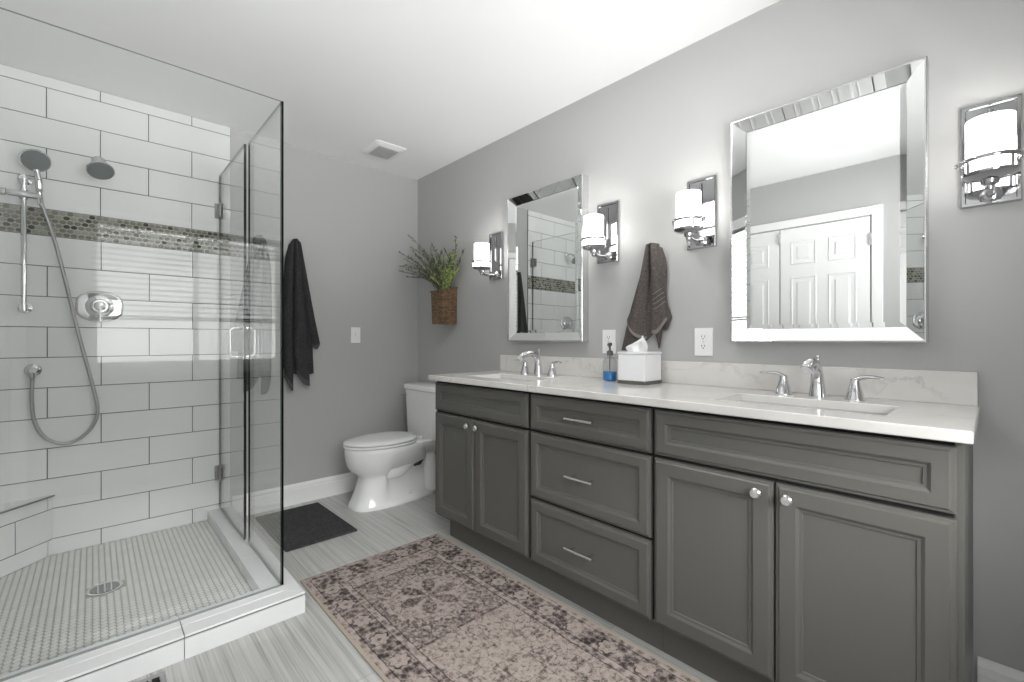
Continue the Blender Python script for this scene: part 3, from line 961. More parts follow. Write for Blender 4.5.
# charcoal bath towels on the back wall
def bath_towel(label, sc, dz, flip):
    root = thing('bath_towel', label, 'towel', (0, sc, 1.80), 'charcoal bath towels on the back wall')
    f = lambda pts: [(sc + flip * s, z + dz) for s, z in pts]
    bm = B()
    flap(bm, f([(-0.020, 1.785), (-0.058, 1.55), (-0.066, 1.20), (-0.070, 0.93)]), f([(0.030, 1.790), (0.075, 1.50), (0.112, 1.20), (0.128, 0.885)]), (0.020, 0.018), 0.020, 2.0, 0.008, 'x', nv=30)
    obj('back_layer', bm, [M['towel'], M['towel_hem']], root, smooth=True)
    bm = B()
    flap(bm, f([(-0.036, 1.760), (-0.064, 1.60), (-0.070, 1.20), (-0.064, 0.87)]), f([(-0.002, 1.795), (-0.006, 1.55), (-0.010, 1.15), (-0.008, 0.775)]), (0.026, 0.026), 0.046, 0.5, 0.006, 'x', hem=1)
    obj('left_fold', bm, [M['towel'], M['towel_hem']], root, smooth=True)
    bm = B()
    flap(bm, f([(-0.014, 1.795), (-0.016, 1.55), (-0.012, 1.15), (0.004, 0.90)]), f([(0.022, 1.798), (0.050, 1.55), (0.080, 1.20), (0.098, 0.80)]), (0.026, 0.024), 0.052, 1.0, 0.008, 'x', phase=1.0, hem=1)
    obj('middle_fold', bm, [M['towel'], M['towel_hem']], root, smooth=True)
    bm = B()
    flap(bm, f([(0.012, 1.795), (0.040, 1.55), (0.080, 1.28), (0.116, 1.075)]), f([(0.040, 1.775), (0.086, 1.52), (0.130, 1.28), (0.170, 1.090)]), (0.030, 0.022), 0.018, 0.5, 0.004, 'x', hem=1)
    obj('right_fold', bm, [M['towel'], M['towel_hem']], root, smooth=True)
bath_towel('charcoal bath towel on the back wall, just outside the glass, nearest the toilet', -0.965, 0.0, 1)
bath_towel('charcoal bath towel on the back wall seen through the glass side panel', -1.175, -0.01, -1)

# ------------------------------------------------------------------ switch, outlets
def wall_plate(name, label, cat, c, group=None):
    return thing(name, label, cat, c, group)
sy, sz = -0.530, 1.153
root = thing('light_switch', 'white toggle light switch on the back wall between towel and toilet', 'light switch', (0, sy, sz))
bm = B(); box(bm, 0, 0.006, sy - .036, sy + .036, sz - .058, sz + .058); obj('cover_plate', bm, M['plate'], root, bevel=0.002)
bm = B(); box(bm, 0.006, 0.016, sy - .005, sy + .005, sz - .004, sz + .018); obj('toggle', bm, M['plate'], root, bevel=0.001)
def outlet(label, x, z):
    root = thing('wall_outlet', label, 'outlet', (x, 0, z), 'duplex wall outlets above the counter')
    bm = B(); box(bm, x - .040, x + .040, -0.006, 0, z - .061, z + .061); obj('cover_plate', bm, M['plate'], root, bevel=0.002)
    for s in (-1, 1):
        cz = z + s * 0.0205
        bm = B()
        out = []
        for i in range(24):
            a = 2 * PI * i / 24
            out.append((max(-.0172, min(.0172, .019 * math.cos(a))), max(-.0145, min(.0145, .019 * math.sin(a)))))
        loft(bm, [[(x + a, yy, cz + b_) for a, b_ in out] for yy in (-.006, -.0075)])
        sk = obj('socket', bm, M['plate'], root)
        bm = B()
        box(bm, x - .0075, x - .0050, -.0080, -.0074, cz - .001, cz + .008)
        box(bm, x + .0050, x + .0075, -.0080, -.0074, cz - .001, cz + .008)
        lathe(bm, [(0.0028, 0.0), (0.0028, 0.0005)], (x, -.0075, cz - .007), (0, -1, 0), 10)
        obj('slots', bm, M['slot'], sk)
    bm = B(); lathe(bm, [(0.003, 0), (0.002, 0.001)], (x, -.006, z), (0, -1, 0), 10); obj('screw', bm, M['nickel'], root)
outlet('white duplex outlet on the wall just right of the tissue box', 2.380, 1.108)
outlet('white duplex outlet partly hidden behind the blue soap bottle', 1.886, 1.108)

# ------------------------------------------------------------------ ceiling exhaust vent
vx, vy = 0.345, -0.480
root = thing('exhaust_vent', 'square white exhaust fan vent on the ceiling above the toilet', 'vent', (vx, vy, H))
bm = B()
def rrect(hw, hh, r, z, n=5):
    pts = []
    for cx_, cy_, a0 in ((hw - r, hh - r, 0), (-hw + r, hh - r, PI / 2), (-hw + r, -hh + r, PI), (hw - r, -hh + r, 1.5 * PI)):
        for i in range(n + 1):
            a = a0 + PI / 2 * i / n
            pts.append((vx + cx_ + r * math.cos(a), vy + cy_ + r * math.sin(a), z))
    return pts
loft(bm, [rrect(0.128, 0.118, 0.03, H), rrect(0.128, 0.118, 0.03, H - 0.006), rrect(0.118, 0.108, 0.03, H - 0.010), rrect(0.114, 0.104, 0.03, H - 0.013), rrect(0.100, 0.092, 0.025, H - 0.019), rrect(0.088, 0.078, 0.015, H - 0.020)], False, True)
obj('housing', bm, M['plate'], root, smooth=True)
bm = B()
box(bm, vx - .084, vx + .084, vy - .074, vy + .074, H - .0215, H - .0195)
for k in range(9):
    yy = vy - .060 + k * 0.015
    box(bm, vx - .082, vx + .082, yy - .003, yy + .003, H - .0240, H - .0215)
obj('grille', bm, M['vent_grille'], root)

# ------------------------------------------------------------------ toilet
TX = 0.355
root = thing('toilet', 'white two-piece toilet with closed lid in the corner beside the vanity', 'toilet', (TX, -0.4, 0))
def egg(yf, yb, w, z, n=40, sq=2.3, fq=2.05):
    """elongated outline, blunt at the back, round at the front"""
    pts = []
    ym = yb + (yf - yb) * 0.42
    for i in range(n):
        a = 2 * PI * i / n
        cx_, sn = math.cos(a), math.sin(a)
        ex = 2 / (sq if sn > 0 else fq)
        px = w * math.copysign(abs(cx_) ** ex, cx_)
        py = (abs(sn) ** ex) * ((yb - ym) if sn > 0 else (yf - ym))
        pts.append((TX + px, ym + py, z))
    return pts
def sstep(a, b_, x):
    t = max(0, min(1, (x - a) / (b_ - a)))
    return t * t * (3 - 2 * t)
rings = []
for z, yf, yb, w, rec, fq in ((0.0, -.716, -.12, .146, 0, 3.4), (0.012, -.717, -.12, .147, 0, 3.4), (0.028, -.709, -.12, .143, .06, 3.4), (0.045, -.700, -.125, .139, .34, 3.3), (0.09, -.680, -.13, .131, .52, 3.2), (0.15, -.662, -.14, .125, .55, 3.1), (0.185, -.656, -.15, .123, .54, 2.9), (0.205, -.664, -.155, .127, .50, 2.7), (0.225, -.690, -.16, .139, .42, 2.4),
                          (0.250, -.718, -.17, .156, .30, 2.2), (0.285, -.738, -.18, .171, .16, 2.1), (0.325, -.748, -.19, .180, .04, 2.05), (0.368, -.753, -.20, .184, 0, 2.05), (0.392, -.752, -.20, .184, 0, 2.05), (0.400, -.748, -.205, .179, 0, 2.05)):
    r = []
    for x, y, zz in egg(yf, yb, w, z, fq=fq, n=56, sq=3.0):
        k = 1 - rec * sstep(-.53, -.47, y)
        r.append((TX + (x - TX) * k, y, zz))
    rings.append(r)
bm = B(); loft(bm, rings)
bowl = obj('bowl', bm, M['porcelain'], root, smooth=True)
# trapway swelling on each side and the rear deck under the tank
for s in (-1, 1):
    bm = B()
    pts = smooth_pts([(TX + s * .040, -.56, .215), (TX + s * .064, -.47, .205), (TX + s * .070, -.40, .215), (TX + s * .068, -.33, .265), (TX + s * .062, -.27, .320), (TX + s * .058, -.20, .330), (TX + s * .060, -.155, .27), (TX + s * .062, -.150, .14), (TX + s * .062, -.150, .02)], 6)
    tube(bm, pts, interp_list([.030, .042, .045, .044, .042, .042, .044, .046, .048], len(pts)), 16)
    obj('trapway', bm, M['porcelain'], root, smooth=True)
bm = B()
def rr2(cx_, cy_, hw, hh, r, z, n=5):
    pts = []
    for ax, ay, a0 in ((hw - r, hh - r, 0), (-hw + r, hh - r, PI / 2), (-hw + r, -hh + r, PI), (hw - r, -hh + r, 1.5 * PI)):
        for i in range(n + 1):
            a = a0 + PI / 2 * i / n
            pts.append((cx_ + ax + r * math.cos(a), cy_ + ay + r * math.sin(a), z))
    return pts
loft(bm, [rr2(TX, -.20, .10, .12, .05, .30), rr2(TX, -.17, .135, .145, .05, .345), rr2(TX, -.165, .155, .150, .05, .375), rr2(TX, -.165, .158, .150, .05, .400), rr2(TX, -.165, .150, .142, .05, .408)])
obj('rear_deck', bm, M['porcelain'], root, smooth=True)
bm = B()
loft(bm, [rr2(TX, -.115, .188, .082, .04, .402), rr2(TX, -.115, .196, .088, .045, .412), rr2(TX, -.115, .204, .092, .045, .55), rr2(TX, -.115, .214, .097, .045, .742)])
obj('tank', bm, M['porcelain'], root, smooth=True)
bm = B()
loft(bm, [rr2(TX, -.115, .216, .099, .045, .742), rr2(TX, -.115, .226, .106, .05, .748), rr2(TX, -.115, .227, .107, .05, .770), rr2(TX, -.115, .222, .102, .05, .780), rr2(TX, -.115, .200, .085, .045, .784)])
obj('tank_lid', bm, M['porcelain'], root, smooth=True)
bm = B(); loft(bm, [egg(-.754, -.262, .178, .4025), egg(-.760, -.258, .185, .406), egg(-.760, -.258, .185, .414), egg(-.756, -.262, .181, .4185)]); obj('seat', bm, M['seat'], root, smooth=True)
bm = B(); loft(bm, [egg(-.754, -.262, .178, .4225), egg(-.759, -.257, .184, .426), egg(-.759, -.257, .184, .434), egg(-.751, -.264, .176, .441), egg(-.70, -.30, .125, .4465), egg(-.60, -.40, .05, .448)]); obj('lid', bm, M['seat'], root, smooth=True)
for s in (-1, 1):
    bm = B(); box(bm, TX + s * .075 - .022, TX + s * .075 + .022, -.262, -.232, .406, .432); obj('hinge', bm, M['seat'], root, bevel=0.006)
bm = B()
lathe(bm, [(0.013, 0), (0.013, 0.006), (0.008, 0.010)], (TX - .170, -.211, .700), (0, -1, 0), 20)
tube(bm, [(TX - .170, -.222, .700), (TX - .195, -.228, .698), (TX - .225, -.228, .690)], [0.006, 0.007, 0.008], 12, flat=0.6)
obj('flush_lever', bm, M['chrome'], root, smooth=True)
bm = B()
lathe(bm, [(0.012, 0), (0.012, 0.012), (0.006, 0.014)], (TX + .060, -.262, .243), (1, 0, 0), 16)
tube(bm, [(TX + .092, -.300, .232), (TX + .100, -.262, .243), (TX + .092, -.232, .262)], [0.009, 0.017, 0.010], 10)
obj('shutoff_knob', bm, M['black'], root, smooth=True, label='small black knob in the side recess')
for s in (-1, 1):
    bm = B(); lathe(bm, [(0.016, 0), (0.015, 0.012), (0.008, 0.018), (0.0, 0.019)], (TX + s * .085, -.330, .040), (s * .3, 0, 1), 18, cap1=False); obj('bolt_cap', bm, M['seat'], root, smooth=True)

# ------------------------------------------------------------------ mats
bm = B()
loft(bm, [[(x, y, z) for x, y in ((0.10, -1.222), (0.715, -1.222), (0.715, -0.830), (0.10, -0.838))] for z in (0.0005, 0.012)])
o = obj('bath_mat', bm, M['mat'], bevel=0.005, seg=2)
tag(o, 'charcoal rectangular bath mat on the floor beside the shower door', 'bath mat')
bm = B()
nx, ny = 60, 24
def rugp(i, j, z):
    x = (RX1 - RX0) * i / nx
    y = (RY1 - RY0) * j / ny
    return (x, y - 0.006 * math.sin(x * 2.3) * (1 - j / ny), z)
g0 = [[bm.verts.new(rugp(i, j, 0.007)) for j in range(ny + 1)] for i in range(nx + 1)]
for i in range(nx):
    for j in range(ny):
        bm.faces.new((g0[i][j], g0[i + 1][j], g0[i + 1][j + 1], g0[i][j + 1]))
o = obj('area_rug', bm, M['rug'])
o.location = (RX0, RY0, 0)
md = o.modifiers.new('thick', 'SOLIDIFY'); md.thickness = 0.0065; md.offset = -1
tag(o, 'faded beige and plum oriental runner rug on the floor along the vanity', 'rug')
root = thing('floor_register', 'small metal floor vent register beside the shower curb', 'floor register', (1.43, -1.92, 0))
bm = B()
x0, x1, y0, y1 = 1.350, 1.475, -2.10, -1.786
for a, b_, c, d in ((x0, x0 + .016, y0, y1), (x1 - .016, x1, y0, y1), (x0 + .016, x1 - .016, y0, y0 + .016), (x0 + .016, x1 - .016, y1 - .016, y1)):
    box(bm, a, b_, c, d, 0.0, 0.005)
obj('frame', bm, M['register'], root, bevel=0.0015)
bm = B(); box(bm, x0 + .016, x1 - .016, y0 + .016, y1 - .016, 0.0002, 0.0012); obj('duct', bm, M['dark'], root)
bm = B()
for k in range(13):
    yy = y0 + .028 + k * 0.0205
    box(bm, x0 + .016, x1 - .016, yy - .004, yy + .004, 0.0015, 0.004)
box(bm, (x0 + x1) / 2 - .003, (x0 + x1) / 2 + .003, y0 + .016, y1 - .016, 0.0012, 0.0042)
obj('louvre', bm, M['register'], root)

# ------------------------------------------------------------------ vanity
VF = -0.545           # face of doors and drawers
def front(bm, x0, x1, z0, z1, inset, y=VF, th=0.02):
    """framed door or drawer front with a recessed bead"""
    prof = [(0.0, th), (0.0, 0.010), (0.003, 0.0055), (0.009, 0.0045), (0.013, 0.0), (inset - .004, 0.0), (inset, 0.0025), (inset + .004, 0.0055), (inset + .011, 0.0065), (inset + .013, 0.0105)]
    rings = []
    for i, dpt in prof:
        rings.append([(x0 + i, y + dpt, z0 + i), (x1 - i, y + dpt, z0 + i), (x1 - i, y + dpt, z1 - i), (x0 + i, y + dpt, z1 - i)])
    loft(bm, rings, True, True)
def knob(parent, x, z):
    bm = B()
    lathe(bm, [(0.006, 0), (0.006, 0.010), (0.010, 0.014), (0.0155, 0.019), (0.0160, 0.024), (0.012, 0.029), (0.0, 0.031)], (x, VF, z), (0, -1, 0), 24, cap1=False)
    obj('knob', bm, M['nickel'], parent, smooth=True)
def pull(parent, x, z):
    bm = B()
    tube(bm, [(x - .069, VF - .030, z), (x + .069, VF - .030, z)], 0.0058, 12)
    for s in (-1, 1):
        tube(bm, [(x + s * .044, VF + .008, z), (x + s * .044, VF - .030, z)], 0.0048, 10)
    obj('bar_pull', bm, M['nickel'], parent, smooth=True)
def carcass(root, x0, x1, kx0, kx1, fl=0.0, fr=0.0):
    bm = B()
    yb = VF + .0215
    box(bm, x0, x0 + .016, yb, -.004, 0.125, 0.888)
    box(bm, x1 - .016, x1, yb, -.004, 0.125, 0.888)
    box(bm, x0 + .016, x1 - .016, -.012, -.004, 0.125, 0.888)
    box(bm, x0 + .016, x1 - .016, yb, -.012, 0.125, 0.141)
    obj('carcass', bm, M['cab'], root)
    bm = B()
    box(bm, x0 + fl, x1 - fr, yb - .0012, yb, 0.141, 0.888)  # black sheet behind the fronts, painting the shade in their gaps
    obj('face_frame', bm, M['dark'], root, label='black shadow gap between the fronts')
    bm = B(); box(bm, kx0, kx1, -.466, -.450, 0.0, 0.125); obj('toe_kick', bm, M['cab'], root)

def sink_cabinet(label, x0, x1, xm, f0, f1, kx0, kx1, kn):
    root = thing('sink_cabinet', label, 'cabinet', ((x0 + x1) / 2, -0.27, 0), 'grey vanity cabinet units')
    carcass(root, x0, x1, kx0, kx1, 0.004 if x0 < 1.5 else 0.0, 0.016 if x0 > 2 else 0.0)
    bm = B(); front(bm, f0, f1, 0.721, 0.876, 0.046); obj('false_front', bm, M['cab'], root)
    for a, b_, kx in ((f0, xm - .002, kn[0]), (xm + .002, f1, kn[1])):
        bm = B(); front(bm, a, b_, 0.140, 0.710, 0.056); dd = obj('cabinet_door', bm, M['cab'], root)
        knob(dd, kx, 0.675)
    return root
sink_cabinet('grey sink cabinet with two doors at the toilet end of the vanity', 1.080, 1.834, 1.445, 1.084, 1.828, 1.125, 1.834, (1.408, 1.482))
r = sink_cabinet('grey sink cabinet with two doors right of the drawer stack', 2.441, 3.206, 2.823, 2.447, 3.194, 2.441, 3.20, (2.781, 2.861))
root = thing('drawer_cabinet', 'grey three-drawer cabinet in the middle of the vanity, between the sink cabinets', 'cabinet', (2.145, -0.27, 0), 'grey vanity cabinet units')
carcass(root, 1.835, 2.440, 1.835, 2.440)
for z0, z1, pz in ((0.721, 0.876, 0.800), (0.425, 0.710, 0.568), (0.140, 0.414, 0.280)):
    bm = B(); front(bm, 1.844, 2.434, z0, z1, 0.046); dd = obj('drawer', bm, M['cab'], root)
    pull(dd, 2.140, pz)

# countertop with two openings
CT0, CT1 = 0.889, 0.918
SX = [(1.255, 1.705), (2.603, 3.053)]
SY0, SY1 = -0.440, -0.195
xs = [1.052, SX[0][0], SX[0][1], SX[1][0], SX[1][1], 3.221]
ys = [-0.566, SY0, SY1, 0.0]
bm = B()
vt = {}
def gv(i, j, z):
    k = (i, j, z)
    if k not in vt:
        vt[k] = bm.verts.new((xs[i], ys[j], z))
    return vt[k]
holes = {(1, 1), (3, 1)}
for i in range(5):
    for j in range(3):
        if (i, j) in holes:
            continue
        bm.faces.new((gv(i, j, CT1), gv(i + 1, j, CT1), gv(i + 1, j + 1, CT1), gv(i, j + 1, CT1)))
        bm.faces.new((gv(i, j, CT0), gv(i, j + 1, CT0), gv(i + 1, j + 1, CT0), gv(i + 1, j, CT0)))
        for (di, dj), (a, b_) in (((-1, 0), ((i, j), (i, j + 1))), ((1, 0), ((i + 1, j), (i + 1, j + 1))), ((0, -1), ((i, j), (i + 1, j))), ((0, 1), ((i, j + 1), (i + 1, j + 1)))):
            ni, nj = i + di, j + dj
            if not (0 <= ni < 5 and 0 <= nj < 3) or (ni, nj) in holes:
                bm.faces.new((gv(*a, CT0), gv(*b_, CT0), gv(*b_, CT1), gv(*a, CT1)))
o = obj('countertop', bm, M['quartz'], bevel=0.004, seg=3)
tag(o, 'long white veined quartz countertop with two sink openings on the grey vanity', 'countertop')
bm = B(); box(bm, 1.052, 3.216, -0.020, 0.0, CT1, 1.020)
o = obj('backsplash', bm, M['quartz'], bevel=0.002)
tag(o, 'low white veined quartz backsplash strip standing along the back of the countertop', 'backsplash')

def sink(label, x0, x1):
    xc, yc = (x0 + x1) / 2, (SY0 + SY1) / 2
    root = thing('sink_basin', label, 'sink', (xc, yc, CT0), 'undermount vanity sinks')
    bm = B()
    hw, hh = (x1 - x0) / 2 + .006, (SY1 - SY0) / 2 + .006
    rings = [rr2(xc, yc, hw + .012, hh + .012, .02, CT0 - .0005), rr2(xc, yc, hw, hh, .018, CT0 - .0005), rr2(xc, yc, hw - .002, hh - .002, .02, CT0 - .05), rr2(xc, yc, hw - .010, hh - .010, .03, CT0 - .11), rr2(xc, yc, hw - .035, hh - .035, .04, CT0 - .13), rr2(xc, yc, .03, .03, .028, CT0 - .138)]
    loft(bm, rings, False, True)
    md = obj('basin', bm, M['porcelain'], root, smooth=True)
    bm = B(); lathe(bm, [(0.022, 0), (0.022, 0.003), (0.015, 0.005), (0.0, 0.004)], (xc, yc, CT0 - .1385), (0, 0, 1), 24, cap1=False); obj('drain', bm, M['chrome'], root, smooth=True)
sink('white undermount sink at the toilet end of the countertop', *SX[0])
sink('white undermount sink below the large mirror', *SX[1])

def faucet(label, xc):
    yb = -0.108
    root = thing('faucet', label, 'faucet', (xc, yb, CT1), 'chrome widespread faucets')
    bm = B()
    lathe(bm, [(0.026, 0.0), (0.026, 0.004), (0.0225, 0.006)], (xc, yb, CT1), n=28)
    sp = smooth_pts([(xc, yb, CT1 + .004), (xc, yb - .001, CT1 + .050), (xc, yb - .010, CT1 + .092), (xc, yb - .040, CT1 + .118), (xc, yb - .085, CT1 + .121), (xc, yb - .125, CT1 + .111), (xc, yb - .142, CT1 + .098)], 6)
    tube(bm, sp, interp_list([.0265, .0210, .0180, .0165, .0160, .0165, .0175], len(sp)), 18)
    obj('spout', bm, M['chrome'], root, smooth=True)
    bm = B()
    tube(bm, [(xc, yb + .004, CT1 + .09), (xc, yb + .006, CT1 + .135)], 0.0032, 8)
    lathe(bm, [(0.0035, 0), (0.0075, 0.006), (0.0075, 0.010), (0.004, 0.013)], (xc, yb + .006, CT1 + .132), n=14)
    obj('lift_rod', bm, M['chrome'], root, smooth=True)
    for s in (-1, 1):
        hx = xc + s * 0.106
        bm = B()
        lathe(bm, [(0.0290, 0.0), (0.0290, 0.003), (0.0275, 0.005), (0.0150, 0.050), (0.0130, 0.060), (0.0135, 0.064), (0.011, 0.070)], (hx, yb, CT1), n=28)
        h = obj('handle', bm, M['chrome'], root, smooth=True)
        bm = B()
        pts = smooth_pts([(hx - s * .004, yb, CT1 + .060), (hx + s * .012, yb, CT1 + .072), (hx + s * .040, yb - .004, CT1 + .078), (hx + s * .066, yb - .010, CT1 + .077), (hx + s * .076, yb - .012, CT1 + .076)], 5)
        tube(bm, pts, interp_list([.010, .011, .013, .012, .007], len(pts)), 14, flat=interp_list([.9, .7, .42, .36, .4], len(pts)))
        obj('lever', bm, M['chrome'], h, smooth=True)
faucet('chrome faucet with two lever handles at the sink nearest the toilet', 1.479)
faucet('chrome faucet with two lever handles below the large mirror', 2.828)

# ------------------------------------------------------------------ counter items
bx0, bx1, by0, by1 = 2.069, 2.209, -0.200, -0.052
bcx, bcy = (bx0 + bx1) / 2, (by0 + by1) / 2
root = thing('tissue_box', 'square white tissue box cover with dark metal base on the countertop', 'tissue box', (bcx, bcy, CT1))
bm = B(); box(bm, bx0 + .002, bx1 - .002, by0 + .002, by1 - .002, CT1 + .015, CT1 + .134); obj('cover', bm, M['tbox'], root, bevel=0.003)
bm = B(); box(bm, bx0, bx1, by0, by1, CT1, CT1 + .016); obj('base_band', bm, M['pewter'], root, bevel=0.0015)
bm = B()
def rb(hw, r, z):
    return rr2(bcx, bcy, (bx1 - bx0) / 2 + hw, (by1 - by0) / 2 + hw, r, z)
loft(bm, [rb(0.001, .004, CT1 + .1355), rb(0.002, .006, CT1 + .138), rb(0.002, .006, CT1 + .142), rb(-0.002, .006, CT1 + .145)], True, False)
slot_o = [(bcx + .045 * math.cos(2 * PI * i / 24), bcy + .018 * math.sin(2 * PI * i / 24), CT1 + .145) for i in range(24)]
r0 = rb(-0.002, .006, CT1 + .145)
vo = [bm.verts.new(p) for p in r0]
vi = [bm.verts.new((bcx + .045 * math.cos(2 * PI * (i + .5) / 24), bcy + .018 * math.sin(2 * PI * (i + .5) / 24), CT1 + .145)) for i in range(24)]
for i in range(24):
    bm.faces.new((vo[i], vo[(i + 1) % 24], vi[(i + 1) % 24], vi[i]))
obj('top_plate', bm, M['tbox'], root, smooth=True)
bm = B()
nv, nu = 14, 12
G = []
for v in range(nv):
    t = v / (nv - 1)
    row = []
    for i in range(nu + 1):
        w = i / nu * 2 - 1
        wid = 0.036 * (1 - t) ** 0.6 * (1 + .5 * math.sin(t * PI)) + 0.012 * (1 - t) + .014 * math.sin(PI * t)
        x = bcx - .005 - 0.010 * math.sin(PI * t) + w * wid + 0.020 * t * t
        yy = bcy + 0.010 * math.sin(w * 4 + t * 2) * (1 - .3 * t) + .004 * math.cos(9 * w)
        z = CT1 + .138 + 0.080 * t ** 0.85 - 0.028 * max(0, -w) * t
        row.append(bm.verts.new((x, yy, z)))
    G.append(row)
for v in range(nv - 1):
    for i in range(nu):
        bm.faces.new((G[v][i], G[v][i + 1], G[v + 1][i + 1], G[v + 1][i]))
o = obj('tissue', bm, M['tissue'], smooth=True)
md = o.modifiers.new('thick', 'SOLIDIFY'); md.thickness = 0.0008
tag(o, 'white tissue sheet poking up out of the tissue box slot', 'tissue')

sx, sy2 = 1.974, -0.122
root = thing('soap_dispenser', 'clear pump soap bottle half full of blue liquid beside the tissue box', 'soap dispenser', (sx, sy2, CT1))
bm = B(); lathe(bm, [(0.030, 0.001), (0.033, 0.004), (0.034, 0.02), (0.034, 0.085), (0.031, 0.100), (0.020, 0.114), (0.013, 0.120), (0.013, 0.128)], (sx, sy2, CT1), n=32); obj('bottle', bm, M['bottle'], root, smooth=True)
bm = B(); lathe(bm, [(0.029, 0.003), (0.0318, 0.006), (0.0322, 0.02), (0.0322, 0.046), (0.030, 0.0465)], (sx, sy2, CT1), n=32); obj('blue_liquid', bm, M['blue'], root, smooth=True, label='blue liquid soap')
bm = B()
lathe(bm, [(0.0150, 0.124), (0.0155, 0.128), (0.0155, 0.142), (0.012, 0.146), (0.005, 0.148), (0.0045, 0.168), (0.010, 0.170), (0.011, 0.182), (0.008, 0.186)], (sx, sy2, CT1), n=20)
tube(bm, [(sx, sy2, CT1 + .178), (sx + .012, sy2 - .020, CT1 + .180), (sx + .018, sy2 - .036, CT1 + .174)], [0.006, 0.0055, 0.0045], 10)
tube(bm, [(sx, sy2, CT1 + .125), (sx, sy2, CT1 + .048)], 0.0028, 8)
obj('pump', bm, M['pewter'], root, smooth=True)

# ------------------------------------------------------------------ mirrors
def mirror(label, x0, x1, z0=1.108, z1=2.005):
    root = thing('wall_mirror', label, 'mirror', ((x0 + x1) / 2, 0, z0), 'rectangular mirrors with mirrored bevel frames')
    LIP, FW, INN = 0.054, 0.052, 0.027
    bm = B()
    box(bm, x0 + .004, x1 - .004, -INN + .004, -0.001, z0 + .004, z1 - .004)
    obj('backing', bm, M['mirror_edge'], root)
    bm = B()
    def rc(i, y):
        return [(x0 + i, y, z0 + i), (x1 - i, y, z0 + i), (x1 - i, y, z1 - i), (x0 + i, y, z1 - i)]
    loft(bm, [rc(0.0, -0.001), rc(0.0, -LIP + .003), rc(0.003, -LIP), rc(0.0065, -LIP), rc(0.0068, -LIP + .002)], False, False)
    obj('outer_edge', bm, M['mirror_edge'], root)
    o0, i0 = rc(0.0068, -LIP + .0015), rc(FW - .001, -INN - .003)
    o1, i1 = rc(0.0068, -LIP + .0045), rc(FW - .001, -INN)
    for k in range(4):
        j = (k + 1) % 4
        bm = B()
        loft(bm, [[o0[k], o0[j], i0[j], i0[k]], [o1[k], o1[j], i1[j], i1[k]]])
        obj('frame_strip', bm, M['mirror'], root)
    bm = B()
    a, c = rc(FW, -INN), rc(FW + .016, -INN - .0022)
    loft(bm, [rc(FW - .004, -INN + .003), a, c], True, True)
    obj('mirror_glass', bm, M['mirror'], root)
mirror('mirror with angled mirrored frame above the sink nearest the toilet', 1.158, 1.752)
mirror('large mirror with angled mirrored frame reflecting the white doors', 2.513, 3.107)

# ------------------------------------------------------------------ sconces
def sconce_at(x):
    root = thing('wall_sconce', '', 'wall sconce', (x, 0, 1.672), 'chrome wall sconces with opal glass shades')
    z0, z1 = 1.518, 1.824
    hw = 0.063
    bm = B()
    def rc(i, y):
        return [(x - hw + i, y, z0 + i), (x + hw - i, y, z0 + i), (x + hw - i, y, z1 - i), (x - hw + i, y, z1 - i)]
    loft(bm, [rc(0, 0), rc(0, -.014), rc(.003, -.018), (rc(.010, -.018)), rc(.012, -.011), rc(.014, -.011)], True, True)
    obj('back_plate', bm, M['lampchrome'], root)
    ya = -0.130
    bm = B()
    tube(bm, [(x, -.0125, 1.640), (x, -.0125, 1.800)], 0.006, 12)
    obj('plate_rib', bm, M['lampchrome'], root, smooth=True)
    bm = B()
    lathe(bm, [(0.026, 0.008), (0.026, 0.014), (0.020, 0.020), (0.011, 0.024)], (x, 0, 1.546), (0, -1, 0), 24)
    pts = smooth_pts([(x, -.018, 1.546), (x, -.050, 1.542), (x, -.090, 1.540), (x, ya + .012, 1.546), (x, ya, 1.562)], 5)
    tube(bm, pts, 0.0095, 14)
    obj('arm', bm, M['lampchrome'], root, smooth=True)
    bm = B()
    lathe(bm, [(0.006, -0.030), (0.010, -0.024), (0.010, -0.016), (0.018, -0.010), (0.020, 0.0), (0.044, 0.006), (0.058, 0.014), (0.060, 0.020), (0.050, 0.020)], (x, ya, 1.563), n=36)
    obj('gallery', bm, M['lampchrome'], root, smooth=True)
    bm = B()
    torus(bm, (x, ya, 1.617), 0.0605, 0.0060)
    for k in range(4):
        a = PI / 4 + k * PI / 2
        tube(bm, [(x + .0585 * math.cos(a), ya + .0585 * math.sin(a), 1.579), (x + .0595 * math.cos(a), ya + .0595 * math.sin(a), 1.619)], 0.0034, 8)
    for k in range(2):
        a = k * PI
        lathe(bm, [(0.003, 0), (0.0065, 0.003), (0.0065, 0.008), (0.003, 0.011)], (x + .061 * math.cos(a), ya + .061 * math.sin(a), 1.617), (math.cos(a), math.sin(a), 0), 12)
    obj('ring', bm, M['lampchrome'], root, smooth=True)
    bm = B()
    lathe(bm, [(0.037, 1.584), (0.0485, 1.587), (0.049, 1.593), (0.049, 1.733), (0.046, 1.734), (0.0457, 1.595), (0.0, 1.589)], (x, ya, 0), n=40, cap0=True, cap1=False)
    obj('glass_shade', bm, M['shade'], root, smooth=True)
    return root
s0 = sconce_at(0.998)
s0['label'] = 'lit chrome sconce with white shade between the hanging basket and the mirror nearest the toilet'
for x, lb in ((1.883, 'lit chrome sconce with white shade between the mirror nearest the toilet and the taupe towel'),
              (2.373, 'lit chrome sconce with white shade between the taupe towel and the large mirror'),
              (3.242, 'lit chrome sconce with white shade on the right of the large mirror')):
    c = copy_tree(s0)
    c.location.x = x
    c['label'] = lb

